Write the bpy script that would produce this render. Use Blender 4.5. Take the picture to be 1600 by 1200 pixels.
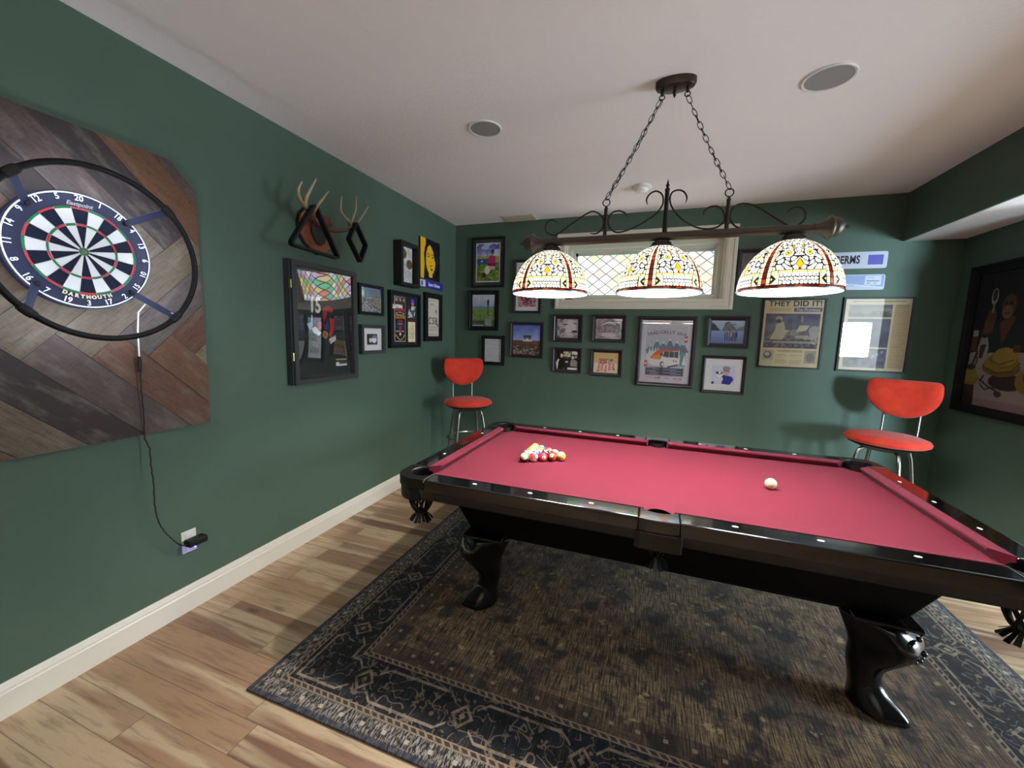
import bpy, bmesh, math, random
import numpy as np
from mathutils import Vector, Matrix
PI = math.pi
random.seed(7); RNG = np.random.default_rng(11)
for _o in list(bpy.data.objects): bpy.data.objects.remove(_o)
scn = bpy.context.scene
COL = scn.collection

# ------------------------------------------------------------------ camera
cam_d = bpy.data.cameras.new('camera'); cam = bpy.data.objects.new('camera', cam_d); COL.objects.link(cam)
cam_d.sensor_width = 36.0; cam_d.sensor_fit = 'HORIZONTAL'; cam_d.lens = 623.18 / 1600 * 36; cam_d.clip_start = 0.05
_R = Vector((0.94139612, 0.33622721, 0.02691876)); _U = Vector((-0.06626759, 0.10610913, 0.99214387)); _F = Vector((-0.33072944, 0.93578423, -0.12217169))
cam.matrix_world = Matrix(((_R.x, _U.x, -_F.x, 2.2542), (_R.y, _U.y, -_F.y, -4.2858), (_R.z, _U.z, -_F.z, 1.5048), (0, 0, 0, 1)))
scn.camera = cam
# ------------------------------------------------------------------ world, exposure
w = bpy.data.worlds.new('world'); scn.world = w; w.use_nodes = True
w.node_tree.nodes['Background'].inputs[0].default_value = (0.75, 0.85, 1.0, 1); w.node_tree.nodes['Background'].inputs[1].default_value = 1.0
vs = scn.view_settings; vs.view_transform = 'Standard'; vs.look = 'None'; vs.gamma = 1.0; vs.use_curve_mapping = False; vs.exposure = 0.70

# ------------------------------------------------------------------ lights
def area(name, loc, rot, sx, sy, power, color):
    d = bpy.data.lights.new(name, 'AREA'); d.shape = 'RECTANGLE'; d.size = sx; d.size_y = sy; d.energy = power; d.color = color
    o = bpy.data.objects.new(name, d); COL.objects.link(o); o.location = loc; o.rotation_euler = rot; return o
# daylight entering through the window in the rear wall (behind the camera)
area('window_daylight', (6.0, -6.27, 1.60), (PI/2, 0, 0), 1.05, 0.72, 330, (0.66, 0.84, 1.0))
# daylight through the patio door in the far right wall, beyond the opening in the right wall
area('patio_daylight', (7.13, -2.30, 1.08), (0, PI/2, 0), 1.9, 1.4, 140, (0.74, 0.87, 1.0))
# unseen fill lights added under the ceiling in the rear half of the room
for _x, _y in ((1.1, -5.3), (3.3, -5.3), (3.3, -3.9)):
    area('rear_fill_light', (_x, _y, 2.73), (0, 0, 0), 0.16, 0.16, 0.8, (1.0, 0.93, 0.84))
# upward spots added out of view behind the camera to brighten the ceiling
for _x, _y in ((1.4, -5.4), (3.5, -5.4)):
    d = bpy.data.lights.new('ceiling_fill_spot', 'SPOT'); d.energy = 36; d.shadow_soft_size = 0.12; d.spot_size = math.radians(166); d.spot_blend = 0.25; d.color = (1.0, 0.97, 0.93)
    o = bpy.data.objects.new('ceiling_fill_spot', d); COL.objects.link(o); o.location = (_x, _y, 1.78); o.rotation_euler = (PI, 0, 0)
BULB_W = 33.5
SHADES = [(1.682, 0), (2.252, 1), (2.818, 2)]
LY = -2.07
for _x, _ in SHADES:
    d = bpy.data.lights.new('pendant_bulb', 'POINT'); d.energy = BULB_W; d.shadow_soft_size = 0.022; d.color = (1.0, 0.96, 0.91)
    o = bpy.data.objects.new('pendant_bulb', d); COL.objects.link(o); o.location = (_x, LY, 1.858)

# ------------------------------------------------------------------ node helpers
def lin(c):
    if isinstance(c, str):
        c = c.lstrip('#'); c = [int(c[i:i+2], 16)/255 for i in (0, 2, 4)]
    return tuple((x/12.92 if x <= 0.04045 else ((x+0.055)/1.055)**2.4) for x in c[:3])
def rgba(c): return tuple(lin(c)) + (1.0,)
class NT:
    def __init__(s, name):
        s.m = bpy.data.materials.new(name); s.m.use_nodes = True; s.t = s.m.node_tree; s.t.nodes.clear()
        s.out = s.t.nodes.new('ShaderNodeOutputMaterial')
    def n(s, typ, ins=None, **at):
        nd = s.t.nodes.new(typ)
        for k, v in at.items(): setattr(nd, k, v)
        for k, v in (ins or {}).items():
            if hasattr(v, 'is_linked'): s.t.links.new(v, nd.inputs[k])
            else:
                sk = nd.inputs[k]
                if sk.type == 'RGBA' and not isinstance(v, (tuple, list)): v = (v, v, v, 1)
                if sk.type == 'RGBA' and len(v) == 3: v = tuple(v) + (1,)
                sk.default_value = v
        return nd
    def ma(s, op, a, b=0.0, c=0.0):
        return s.n('ShaderNodeMath', {0: a, 1: b, 2: c}, operation=op).outputs[0]
    def mix(s, f, a, b, blend='MIX'):
        nd = s.n('ShaderNodeMix', data_type='RGBA', blend_type=blend)
        for idx, v in ((0, f), (6, a), (7, b)):
            if hasattr(v, 'is_linked'): s.t.links.new(v, nd.inputs[idx])
            else: nd.inputs[idx].default_value = v if idx == 0 else (tuple(v) + (1,))[:4]
        return nd.outputs[2]
    def coord(s, which='Object'): return s.n('ShaderNodeTexCoord').outputs[which]
    def mapping(s, v, scale=(1, 1, 1), rot=(0, 0, 0), loc=(0, 0, 0)):
        return s.n('ShaderNodeMapping', {'Vector': v, 'Scale': scale, 'Rotation': rot, 'Location': loc}).outputs[0]
    def noise(s, v, scale=5, detail=2, rough=0.5, color=False):
        nd = s.n('ShaderNodeTexNoise', {'Vector': v, 'Scale': scale, 'Detail': detail, 'Roughness': rough})
        return nd.outputs['Color' if color else 'Fac']
    def voro(s, v, scale=5, feature='F1', out='Distance', rnd=1.0):
        nd = s.n('ShaderNodeTexVoronoi', {'Vector': v, 'Scale': scale}, feature=feature)
        if 'Randomness' in nd.inputs: nd.inputs['Randomness'].default_value = rnd
        return nd.outputs[out]
    def ramp(s, f, stops, interp='LINEAR'):
        nd = s.n('ShaderNodeValToRGB', {0: f}); cr = nd.color_ramp; cr.interpolation = interp
        while len(cr.elements) < len(stops): cr.elements.new(0.5)
        for e, (p, c) in zip(cr.elements, stops): e.position = p; e.color = tuple(c[:3]) + (1,)
        return nd.outputs[0]
    def xyz(s, v):
        nd = s.n('ShaderNodeSeparateXYZ', {0: v}); return nd.outputs[0], nd.outputs[1], nd.outputs[2]
    def comb(s, x, y, z=0.0): return s.n('ShaderNodeCombineXYZ', {0: x, 1: y, 2: z}).outputs[0]
    def attr(s, name='Col'): return s.n('ShaderNodeAttribute', attribute_name=name).outputs['Color']
    def bump(s, h, strength=0.3, dist=0.01):
        return s.n('ShaderNodeBump', {'Height': h, 'Strength': strength, 'Distance': dist}).outputs[0]
    def princ(s, **k):
        mp = {'color': 'Base Color', 'rough': 'Roughness', 'metal': 'Metallic', 'spec': 'Specular IOR Level', 'coat': 'Coat Weight', 'coatr': 'Coat Roughness',
              'normal': 'Normal', 'emit': 'Emission Color', 'es': 'Emission Strength', 'sheen': 'Sheen Weight', 'trans': 'Transmission Weight', 'ior': 'IOR', 'alpha': 'Alpha'}
        p = s.n('ShaderNodeBsdfPrincipled', {mp[a]: b for a, b in k.items()})
        s.t.links.new(p.outputs[0], s.out.inputs[0]); return s.m
def simple(name, c, rough=0.5, metal=0.0, spec=0.5, coat=0.0, var=0.06, vscale=18, **kw):
    t = NT(name); c = lin(c)
    f = t.noise(t.coord(), vscale, 3)
    a = tuple(x*(1-var) for x in c); b = tuple(min(1, x*(1+var)) for x in c)
    return t.princ(color=t.mix(f, a, b), rough=rough, metal=metal, spec=spec, coat=coat, **kw)

M = {}
def wallmat(name, c, bump=0.12):
    t = NT(name); v = t.coord(); f = t.noise(v, 3, 3); c = lin(c)
    h = t.noise(v, 260, 2)
    return t.princ(color=t.mix(f, tuple(x*0.93 for x in c), tuple(x*1.07 for x in c)), rough=0.62, spec=0.35, normal=t.bump(h, bump, 0.002))
M['green'] = wallmat('green_paint', '#495f51')
M['wallwhite'] = wallmat('white_wall', '#c9c6bf')
def ceilmat():
    t = NT('ceiling_texture'); v = t.coord(); h = t.noise(v, 55, 4, 0.6); h2 = t.voro(v, 42)
    hh = t.ma('ADD', t.ma('MULTIPLY', h, 0.7), t.ma('MULTIPLY', h2, 0.5))
    return t.princ(color=lin('#e9e7e6'), rough=0.9, spec=0.1, normal=t.bump(hh, 0.22, 0.006))
M['ceil'] = ceilmat()
M['trim'] = simple('white_trim_paint', '#e3dfd3', 0.4, var=0.02)
M['cream'] = simple('cream_window_trim', '#cdc8b6', 0.45, var=0.02)
M['vinyl'] = simple('pale_vinyl', '#c2cabb', 0.4, var=0.02)
M['black'] = simple('black_frame', '#121115', 0.5, var=0.2, spec=0.3)
M['blackdull'] = simple('matte_black', '#121214', 0.6, var=0.2)
M['charcoal'] = simple('charcoal_frame', '#2f3234', 0.5, var=0.12)
M['plum'] = simple('dark_plum_frame', '#1e1722', 0.3, var=0.2)
M['brass'] = simple('brass', '#c9b27a', 0.25, 1.0, var=0.05)
M['bronze'] = simple('dark_bronze', '#3a3029', 0.38, 0.6, var=0.12)
M['beam'] = simple('bronze_beam', '#50463f', 0.42, 0.5, var=0.1)
M['iron'] = simple('black_iron', '#1c1918', 0.45, 0.5, var=0.15)
M['chrome'] = simple('brushed_chrome', '#8d8b88', 0.28, 1.0, var=0.05)
M['lacquer'] = simple('black_lacquer', '#08070a', 0.2, spec=0.4, coat=0.45, coatr=0.1, var=0.3)
M['rail'] = simple('polished_black_rail', '#08070a', 0.16, spec=0.6, coat=1.0, coatr=0.06, var=0.2)
M['bodyblack'] = simple('satin_black_cabinet', '#08070a', 0.38, spec=0.22, var=0.2)
M['apron'] = simple('espresso_lacquer', '#120d0d', 0.24, coat=0.25, coatr=0.2, var=0.3)
M['leather'] = simple('black_leather', '#0c0b0d', 0.38, var=0.4, vscale=60)
M['silver'] = simple('silver_trim', '#c9c9c9', 0.22, 1.0, var=0.02)
M['pearl'] = simple('pearl_inlay', '#f2f0ea', 0.25, var=0.02)
M['white'] = simple('white_plastic', '#dcdad6', 0.4, var=0.02)
M['paper'] = simple('white_paper', '#d6d4d2', 0.8, var=0.02)
M['darkmat'] = simple('dark_green_mount', '#2c3a35', 0.85, var=0.05)
M['ink'] = simple('black_ink', '#1b1a1e', 0.7, var=0.05)
M['greyink'] = simple('grey_ink', '#4a4a50', 0.7, var=0.05)
M['paleink'] = simple('pale_ink', '#b9bcc4', 0.7, var=0.05)
M['whiteink'] = simple('white_ink', '#e2e6ee', 0.6, var=0.02)
M['goldink'] = simple('cream_ink', '#d9cfae', 0.6, var=0.04)
M['redink'] = simple('red_ink', '#b8453f', 0.6, var=0.04)
M['orangeink'] = simple('orange_ink', '#d9862f', 0.6, var=0.04)
M['blueplate'] = simple('blue_plate', '#2f2fa0', 0.4, var=0.04)
M['grille'] = simple('speaker_grille', '#8f8d8c', 0.8, var=0.05, vscale=400)
M['antler'] = None
def paintmat(name, rough=0.6, spec=0.4, coat=0.0):
    t = NT(name); return t.princ(color=t.attr(), rough=rough, spec=spec, coat=coat)
M['print'] = paintmat('printed_paper', 0.7, 0.3)
M['printgloss'] = paintmat('printed_panel', 0.35, 0.4)
def glassmat(name, base=0.045, tint=(1, 1, 1)):
    t = NT(name); f = t.n('ShaderNodeLayerWeight', {'Blend': 0.5}).outputs['Facing']
    k = t.ma('ADD', t.ma('MULTIPLY', t.ma('POWER', f, 5.0), 0.95), base)
    a = t.n('ShaderNodeBsdfTransparent', {0: tint + (1,)}); b = t.n('ShaderNodeBsdfGlossy', {'Roughness': 0.0, 0: (1, 1, 1, 1)})
    mx = t.n('ShaderNodeMixShader', {0: k, 1: a.outputs[0], 2: b.outputs[0]}); t.t.links.new(mx.outputs[0], t.out.inputs[0]); return t.m
M['glass'] = glassmat('clear_glass', 0.035)
M['acrylic'] = glassmat('glossy_acrylic', 0.16)
def emat(name, c, s):
    t = NT(name); e = t.n('ShaderNodeEmission', {0: lin(c) + (1,), 1: s}); t.t.links.new(e.outputs[0], t.out.inputs[0]); return t.m

# ------------------------------------------------------------------ mesh helpers
class MB:
    def __init__(s): s.v = []; s.f = []; s.c = []; s.uv = None
    def add(s, vs, fs, col=None):
        b = len(s.v); s.v.extend([tuple(p) for p in vs]); s.f.extend([tuple(i+b for i in f) for f in fs])
        if col is not None or s.c: s.c.extend([col or (0.5, 0.5, 0.5)]*len(fs))
        return s
    def box(s, c, d, rot=None, col=None):
        hx, hy, hz = d[0]/2, d[1]/2, d[2]/2
        vs = [Vector((x, y, z)) for x in (-hx, hx) for y in (-hy, hy) for z in (-hz, hz)]
        if rot is not None: vs = [rot @ v for v in vs]
        vs = [v + Vector(c) for v in vs]
        return s.add(vs, [(0, 1, 3, 2), (4, 6, 7, 5), (0, 4, 5, 1), (2, 3, 7, 6), (0, 2, 6, 4), (1, 5, 7, 3)], col)
    def bx(s, x0, x1, y0, y1, z0, z1, col=None): return s.box(((x0+x1)/2, (y0+y1)/2, (z0+z1)/2), (abs(x1-x0), abs(y1-y0), abs(z1-z0)), None, col)
    def prism(s, poly, z0, z1, fr=None, col=None):
        n = len(poly); fr = fr or (lambda x, y, z: (x, y, z))
        vs = [fr(x, y, z0) for x, y in poly] + [fr(x, y, z1) for x, y in poly]
        fs = [tuple(range(n))[::-1], tuple(range(n, 2*n))] + [(i, (i+1) % n, n+(i+1) % n, n+i) for i in range(n)]
        return s.add(vs, fs, col)
    def tube(s, pts, rad, k=10, closed=False, flat=None, caps=True):
        pts = [Vector(p) for p in pts]; n = len(pts)
        if not hasattr(rad, '__len__'): rad = [rad]*n
        tang = []
        for i in range(n):
            a = pts[(i-1) % n] if (closed or i > 0) else pts[i]; b = pts[(i+1) % n] if (closed or i < n-1) else pts[i]
            t = (b-a); tang.append(t.normalized() if t.length > 1e-9 else Vector((0, 0, 1)))
        up = Vector((0, 0, 1)) if abs(tang[0].z) < 0.9 else Vector((1, 0, 0))
        nrm = (up - tang[0]*up.dot(tang[0])).normalized(); vs = []; fl = flat or (1, 1)
        for i in range(n):
            nrm = (nrm - tang[i]*nrm.dot(tang[i])).normalized(); bi = tang[i].cross(nrm)
            for j in range(k):
                a = 2*PI*j/k; vs.append(pts[i] + (nrm*math.cos(a)*fl[0] + bi*math.sin(a)*fl[1])*rad[i])
        fs = []
        for i in range(n if closed else n-1):
            for j in range(k):
                fs.append((i*k+j, i*k+(j+1) % k, ((i+1) % n)*k+(j+1) % k, ((i+1) % n)*k+j))
        if not closed and caps: fs += [tuple(range(k))[::-1], tuple((n-1)*k+j for j in range(k))]
        return s.add(vs, fs)
    def lathe(s, prof, k=32, c=(0, 0, 0), axis='z', sy=1.0, cap=True):
        vs = []
        for r, h in prof:
            for j in range(k):
                a = 2*PI*j/k; x, y = r*math.cos(a), r*math.sin(a)*sy
                p = {'z': (x, y, h), 'x': (h, x, y), 'y': (x, h, y)}[axis]
                vs.append((p[0]+c[0], p[1]+c[1], p[2]+c[2]))
        n = len(prof); fs = [(i*k+j, i*k+(j+1) % k, (i+1)*k+(j+1) % k, (i+1)*k+j) for i in range(n-1) for j in range(k)]
        if cap: fs += [tuple(range(k))[::-1], tuple((n-1)*k+j for j in range(k))]
        return s.add(vs, fs)
    def sphere(s, c, r, k=16, m=10, sc=(1, 1, 1)):
        vs = []; fs = []
        for i in range(m+1):
            t = PI*i/m
            for j in range(k):
                a = 2*PI*j/k; vs.append((c[0]+r*sc[0]*math.sin(t)*math.cos(a), c[1]+r*sc[1]*math.sin(t)*math.sin(a), c[2]+r*sc[2]*math.cos(t)))
        for i in range(m):
            for j in range(k): fs.append((i*k+j, (i+1)*k+j, (i+1)*k+(j+1) % k, i*k+(j+1) % k))
        return s.add(vs, fs)

WORLD = {}
def wloc(o):
    p = Vector((0, 0, 0))
    while o is not None: p = p + o.location; o = o.parent
    return p
def obj(name, mb, mat, parent=None, smooth=False, bevel=0, world=True, seg=2, label=None, weld=False):
    me = bpy.data.meshes.new(name); off = wloc(parent) if (parent is not None and world) else Vector((0, 0, 0))
    own = Vector((0, 0, 0))
    if parent is None and world and mb.v:
        a = np.array(mb.v); own = Vector(((a[:, 0].min()+a[:, 0].max())/2, (a[:, 1].min()+a[:, 1].max())/2, a[:, 2].min())); off = own
    vs = [(x-off.x, y-off.y, z-off.z) for x, y, z in mb.v] if off.length > 0 else mb.v
    me.from_pydata(vs, [], mb.f)
    if mb.c:
        ca = me.color_attributes.new('Col', 'FLOAT_COLOR', 'CORNER')
        arr = np.ones((len(me.loops), 4), np.float32); k = 0
        cnt = np.array([len(f) for f in mb.f]); arr[:, :3] = np.repeat(np.array(mb.c, np.float32), cnt, axis=0)
        ca.data.foreach_set('color', arr.ravel())
    if mb.uv is not None:
        ul = me.uv_layers.new(name='UVMap'); ul.data.foreach_set('uv', np.array(mb.uv, np.float32).ravel())
    if weld or not mb.c:
        bm = bmesh.new(); bm.from_mesh(me); bmesh.ops.remove_doubles(bm, verts=bm.verts, dist=1e-6); bmesh.ops.recalc_face_normals(bm, faces=bm.faces); bm.to_mesh(me); bm.free()
    if mat is not None: me.materials.append(mat)
    if smooth:
        me.polygons.foreach_set('use_smooth', [True]*len(me.polygons))
        try: me.set_sharp_from_angle(angle=math.radians(40))
        except Exception: pass
    o = bpy.data.objects.new(name, me); COL.objects.link(o)
    if parent is not None: o.parent = parent
    o.location = own
    if bevel:
        b = o.modifiers.new('bevel', 'BEVEL'); b.width = bevel; b.segments = seg; b.limit_method = 'ANGLE'; b.angle_limit = math.radians(35)
    if label: o['label'] = label
    return o
def tag(o, label, cat, group=None):
    o['label'] = label; o['category'] = cat
    if group: o['group'] = group
    return o
def thing(name, label, cat, loc=(0, 0, 0), rz=0, group=None):
    o = bpy.data.objects.new(name, None); COL.objects.link(o); o.location = loc; o.rotation_euler = (0, 0, rz); o.empty_display_size = 0.05
    return tag(o, label, cat, group)
def struct(name, mb, mat, **k):
    o = obj(name, mb, mat, **k)
    if k.get('parent') is None: o['kind'] = 'structure'
    return o
def text_mb(body, size, fr, r0, u0, n0, depth=0.0012, bold=0.0, sx=1.0, align='CENTER', spacing=1.0, rot=0.0, shear=0.0):
    """letters as real raised geometry; fr maps (r,u,n) to world"""
    cu = bpy.data.curves.new('lettering', 'FONT'); cu.body = body; cu.size = size; cu.align_x = align; cu.align_y = 'CENTER'
    cu.extrude = depth; cu.offset = bold; cu.space_character = spacing; cu.shear = shear; cu.resolution_u = 3
    o = bpy.data.objects.new('lettering', cu); COL.objects.link(o)
    me = bpy.data.meshes.new_from_object(o)
    mb = MB(); c, s_ = math.cos(rot), math.sin(rot)
    vs = []
    for v in me.vertices:
        x, y, z = v.co.x*sx, v.co.y, v.co.z
        vs.append(fr(r0 + x*c - y*s_, u0 + x*s_ + y*c, n0 + z))
    mb.add(vs, [tuple(p.vertices) for p in me.polygons])
    bpy.data.objects.remove(o); bpy.data.curves.remove(cu); bpy.data.meshes.remove(me)
    return mb
FL = lambda r, u, n: (n, r, u)            # left wall: right = +Y
FB = lambda r, u, n: (r, -n, u)           # back wall: right = +X
FR = lambda r, u, n: (4.52-n, -r, u)      # right wall: right = -Y
FRS = {'L': FL, 'B': FB, 'R': FR}

# ------------------------------------------------------------------ painter (procedural artwork as coloured mesh cells)
class Pt:
    def __init__(s, w, h, bg='#ffffff'):
        s.w, s.h = w, h; s.a = np.zeros((h, w, 3)); s.a[:] = s.c(bg)
        s.X, s.Y = np.meshgrid((np.arange(w)+0.5)/w, (np.arange(h)+0.5)/h); s.asp = h/w
    def c(s, c):
        if isinstance(c, str): c = c.lstrip('#'); return np.array([int(c[i:i+2], 16)/255 for i in (0, 2, 4)])
        return np.array(c, float)
    def m(s, mask, c, al=1.0): s.a[mask] = s.a[mask]*(1-al) + s.c(c)*al; return s
    def rect(s, x0, y0, x1, y1, c, al=1.0): return s.m((s.X >= x0) & (s.X <= x1) & (s.Y >= y0) & (s.Y <= y1), c, al)
    def ell(s, cx, cy, rx, ry, c, al=1.0, rot=0.0):
        dx, dy = s.X-cx, (s.Y-cy); cr, sr = math.cos(rot), math.sin(rot); u = dx*cr+dy*s.asp*sr; v = -dx*sr+dy*s.asp*cr
        return s.m((u/rx)**2 + (v/(ry*s.asp))**2 <= 1, c, al)
    def poly(s, pts, c, al=1.0):
        ins = np.zeros(s.X.shape, bool); n = len(pts)
        for i in range(n):
            x0, y0 = pts[i]; x1, y1 = pts[(i+1) % n]
            if y0 == y1: continue
            cnd = ((s.Y < y0) != (s.Y < y1)) & (s.X < (x1-x0)*(s.Y-y0)/(y1-y0)+x0); ins ^= cnd
        return s.m(ins, c, al)
    def line(s, pts, wd, c, al=1.0):
        d = np.full(s.X.shape, 9.0)
        for (x0, y0), (x1, y1) in zip(pts[:-1], pts[1:]):
            Y = s.Y*s.asp; a, b = y0*s.asp, y1*s.asp; L2 = (x1-x0)**2+(b-a)**2+1e-9
            t = np.clip(((s.X-x0)*(x1-x0)+(Y-a)*(b-a))/L2, 0, 1); d = np.minimum(d, np.hypot(s.X-x0-t*(x1-x0), Y-a-t*(b-a)))
        return s.m(d <= wd/2, c, al)
    def grad(s, y0, y1, c0, c1, x0=0, x1=1):
        mk = (s.Y >= y0) & (s.Y <= y1) & (s.X >= x0) & (s.X <= x1); t = ((s.Y[mk]-y0)/(y1-y0))[:, None]; s.a[mk] = s.c(c0)*(1-t)+s.c(c1)*t; return s
    def fld(s, sc, seed=0, sy=None):
        rg = np.random.default_rng(seed); gy = max(2, int((sy or sc*s.asp))+2); gx = int(sc)+2; g = rg.random((gy, gx))
        fx = s.X*(gx-1.001); fy = s.Y*(gy-1.001); ix, iy = fx.astype(int), fy.astype(int); tx, ty = fx-ix, fy-iy; tx = tx*tx*(3-2*tx); ty = ty*ty*(3-2*ty)
        return (g[iy, ix]*(1-tx)+g[iy, ix+1]*tx)*(1-ty)+(g[iy+1, ix]*(1-tx)+g[iy+1, ix+1]*tx)*ty
    def noise(s, amt, sc, seed=0, sy=None, x0=0, y0=0, x1=1, y1=1):
        f = (s.fld(sc, seed, sy)-0.5)*2*amt; mk = (s.X >= x0) & (s.X <= x1) & (s.Y >= y0) & (s.Y <= y1); s.a[mk] += f[mk][:, None]; return s
    def blot(s, sc, th, c, seed=0, al=1.0, x0=0, y0=0, x1=1, y1=1, sy=None):
        return s.m((s.fld(sc, seed, sy) > th) & (s.X >= x0) & (s.X <= x1) & (s.Y >= y0) & (s.Y <= y1), c, al)
    def lines(s, x0, y0, x1, y1, n, c, al=0.6, seed=0):
        rg = np.random.default_rng(seed); h = (y1-y0)/n
        for i in range(n):
            y = y0+(i+0.5)*h; s.rect(x0, y-h*0.28, x1-rg.random()*0.25*(x1-x0)*(rg.random() > 0.6), y+h*0.28, c, al)
        f = rg.random(s.X.shape) > 0.75; mk = (s.X >= x0) & (s.X <= x1) & (s.Y >= y0) & (s.Y <= y1) & f; s.a[mk] *= 1.06; return s
    def mesh(s, fr, r0, r1, u0, u1, n, warp=None):
        w, h = s.w, s.h; mb = MB(); a = np.clip(s.a, 0, 1); a = np.where(a <= 0.04045, a/12.92, ((a+0.055)/1.055)**2.4)
        mb.v = [fr(r0+(r1-r0)*i/w, u0+(u1-u0)*j/h, n) if warp is None else warp(i/w, j/h) for j in range(h+1) for i in range(w+1)]
        W = w+1; mb.f = [(j*W+i, j*W+i+1, (j+1)*W+i+1, (j+1)*W+i) for j in range(h) for i in range(w)]
        mb.c = a.reshape(-1, 3).tolist(); return mb
# ================================================================== ROOM SHELL
H = 2.74; XR = 4.52; YE = -1.03; YB = -6.42; XF = 7.2; BZ = 2.358
WX0, WX1, WZ0, WZ1 = 1.305, 2.818, 1.885, 2.475           # hole of the stained glass window
def floormat():
    t = NT('hickory_plank_floor'); v = t.coord('Object'); x, y, z = t.xyz(v)
    pw = 0.119; ry = t.ma('DIVIDE', t.ma('ADD', y, 0.113), pw); row = t.ma('FLOOR', ry)
    off = t.n('ShaderNodeTexWhiteNoise', {'W': row}, noise_dimensions='1D').outputs['Value']
    rx = t.ma('ADD', t.ma('DIVIDE', x, 1.22), t.ma('MULTIPLY', off, 7.3)); cell = t.ma('FLOOR', rx)
    rnd = t.n('ShaderNodeTexWhiteNoise', {'Vector': t.comb(cell, row, 0.0)}, noise_dimensions='3D')
    r1 = rnd.outputs['Value']
    base = t.ramp(r1, [(0.0, lin('#775846')), (0.25, lin('#93735c')), (0.5, lin('#b39473')), (0.75, lin('#987763')), (1.0, lin('#c2a685'))])
    sh = t.n('ShaderNodeVectorMath', {0: v, 1: t.comb(t.ma('MULTIPLY', r1, 37.0), t.ma('MULTIPLY', row, 3.1), 0.0)}, operation='ADD').outputs[0]
    g1 = t.noise(t.mapping(sh, (2.2, 26, 1)), 2.2, 5, 0.6); g2 = t.noise(t.mapping(sh, (0.55, 6.5, 1)), 1.5, 2, 0.5); g3 = t.noise(t.mapping(sh, (6, 110, 1)), 3, 3)
    c = t.mix(t.ramp(g2, [(0.49, (0, 0, 0)), (0.56, (0.9, 0.9, 0.9))]), base, lin('#ccb696'))
    c = t.mix(t.ma('MULTIPLY', t.ramp(g1, [(0.50, (0, 0, 0)), (0.72, (1, 1, 1))]), 0.6), c, lin('#66503f'))
    c = t.mix(t.ma('MULTIPLY', g3, 0.25), c, lin('#5a4434'))
    k = t.voro(t.mapping(sh, (1.5, 3.6, 1)), 1.5); kn = t.ramp(k, [(0.0, (1, 1, 1)), (0.13, (0, 0, 0))])
    c = t.mix(t.ma('MULTIPLY', kn, 0.75), c, lin('#463428'))
    fy = t.ma('FRACT', ry); fx = t.ma('FRACT', rx)
    ey = t.ma('MINIMUM', fy, t.ma('SUBTRACT', 1.0, fy)); ex = t.ma('MULTIPLY', t.ma('MINIMUM', fx, t.ma('SUBTRACT', 1.0, fx)), 9.8)
    e = t.ma('MINIMUM', ey, ex); seam = t.ma('LESS_THAN', e, 0.016)
    c = t.mix(t.ma('MULTIPLY', seam, 0.55), c, lin('#4d3a2c'))
    return t.princ(color=c, rough=t.ma('ADD', 0.42, t.ma('MULTIPLY', g1, 0.15)), spec=0.4, normal=t.bump(t.ma('SUBTRACT', t.ma('MULTIPLY', g1, 0.4), seam), 0.15, 0.002))
M['floor'] = floormat()
struct('floor', MB().bx(-0.1, XF+0.1, YB-0.1, 0.1, -0.1, 0), M['floor'])['kind'] = 'structure'
struct('ceiling', MB().bx(-0.1, XF+0.1, YB-0.1, 0.1, H, H+0.1), M['ceil'])
struct('wall_left', MB().bx(-0.12, 0, YB-0.1, 0.12, 0, H), M['green'])
wb = MB()
for a in ((-0.12, WX0, 0, H), (WX1, XF+0.1, 0, H), (WX0, WX1, 0, WZ0), (WX0, WX1, WZ1, H)): wb.bx(a[0], a[1], 0, 0.16, a[2], a[3])
struct('wall_back', wb, M['green'])
struct('wall_right', MB().bx(XR, XR+0.12, YE, 0, 0, H).bx(XR, XR+0.12, YB, -2.75, 0, H), M['green'])
RW0, RW1, RZ0, RZ1 = 5.45, 6.55, 1.22, 1.98
wr = MB()
for a in ((-0.1, RW0, 0, H), (RW1, XF+0.1, 0, H), (RW0, RW1, 0, RZ0), (RW0, RW1, RZ1, H)): wr.bx(a[0], a[1], YB-0.1, YB, a[2], a[3])
struct('wall_rear', wr, M['wallwhite'])
struct('wall_far', MB().bx(XF, XF+0.1, YB-0.1, 0.1, 0, H), M['wallwhite'])
# bulkhead (dropped soffit): green face, white textured underside
struct('trim_1', MB().bx(4.12, 4.135, YB, 0, BZ, H), M['green'])
struct('trim_2', MB().bx(4.135, 5.6, YB, 0, BZ, H), M['ceil'])
# rear window frame (seen only as the reflection in a picture glass)
rf = MB(); rf.bx(RW0, RW1, YB-0.02, YB+0.05, RZ0, RZ0+0.05); rf.bx(RW0, RW1, YB-0.02, YB+0.05, RZ1-0.05, RZ1); rf.bx(RW0, RW0+0.05, YB-0.02, YB+0.05, RZ0, RZ1); rf.bx(RW1-0.05, RW1, YB-0.02, YB+0.05, RZ0, RZ1); rf.bx(RW0+0.52, RW0+0.56, YB-0.02, YB+0.03, RZ0, RZ1)
struct('window_2', rf, M['trim'])
pd = MB()
for a in ((-3.06, -3.00, 0.02, 2.10), (-1.60, -1.54, 0.02, 2.10), (-3.0, -1.6, 2.04, 2.10), (-3.0, -1.6, 0.02, 0.12), (-2.33, -2.27, 0.12, 2.04)): pd.bx(7.08, 7.20, a[0], a[1], a[2], a[3])
struct('door_1', pd, M['trim'])
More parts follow.
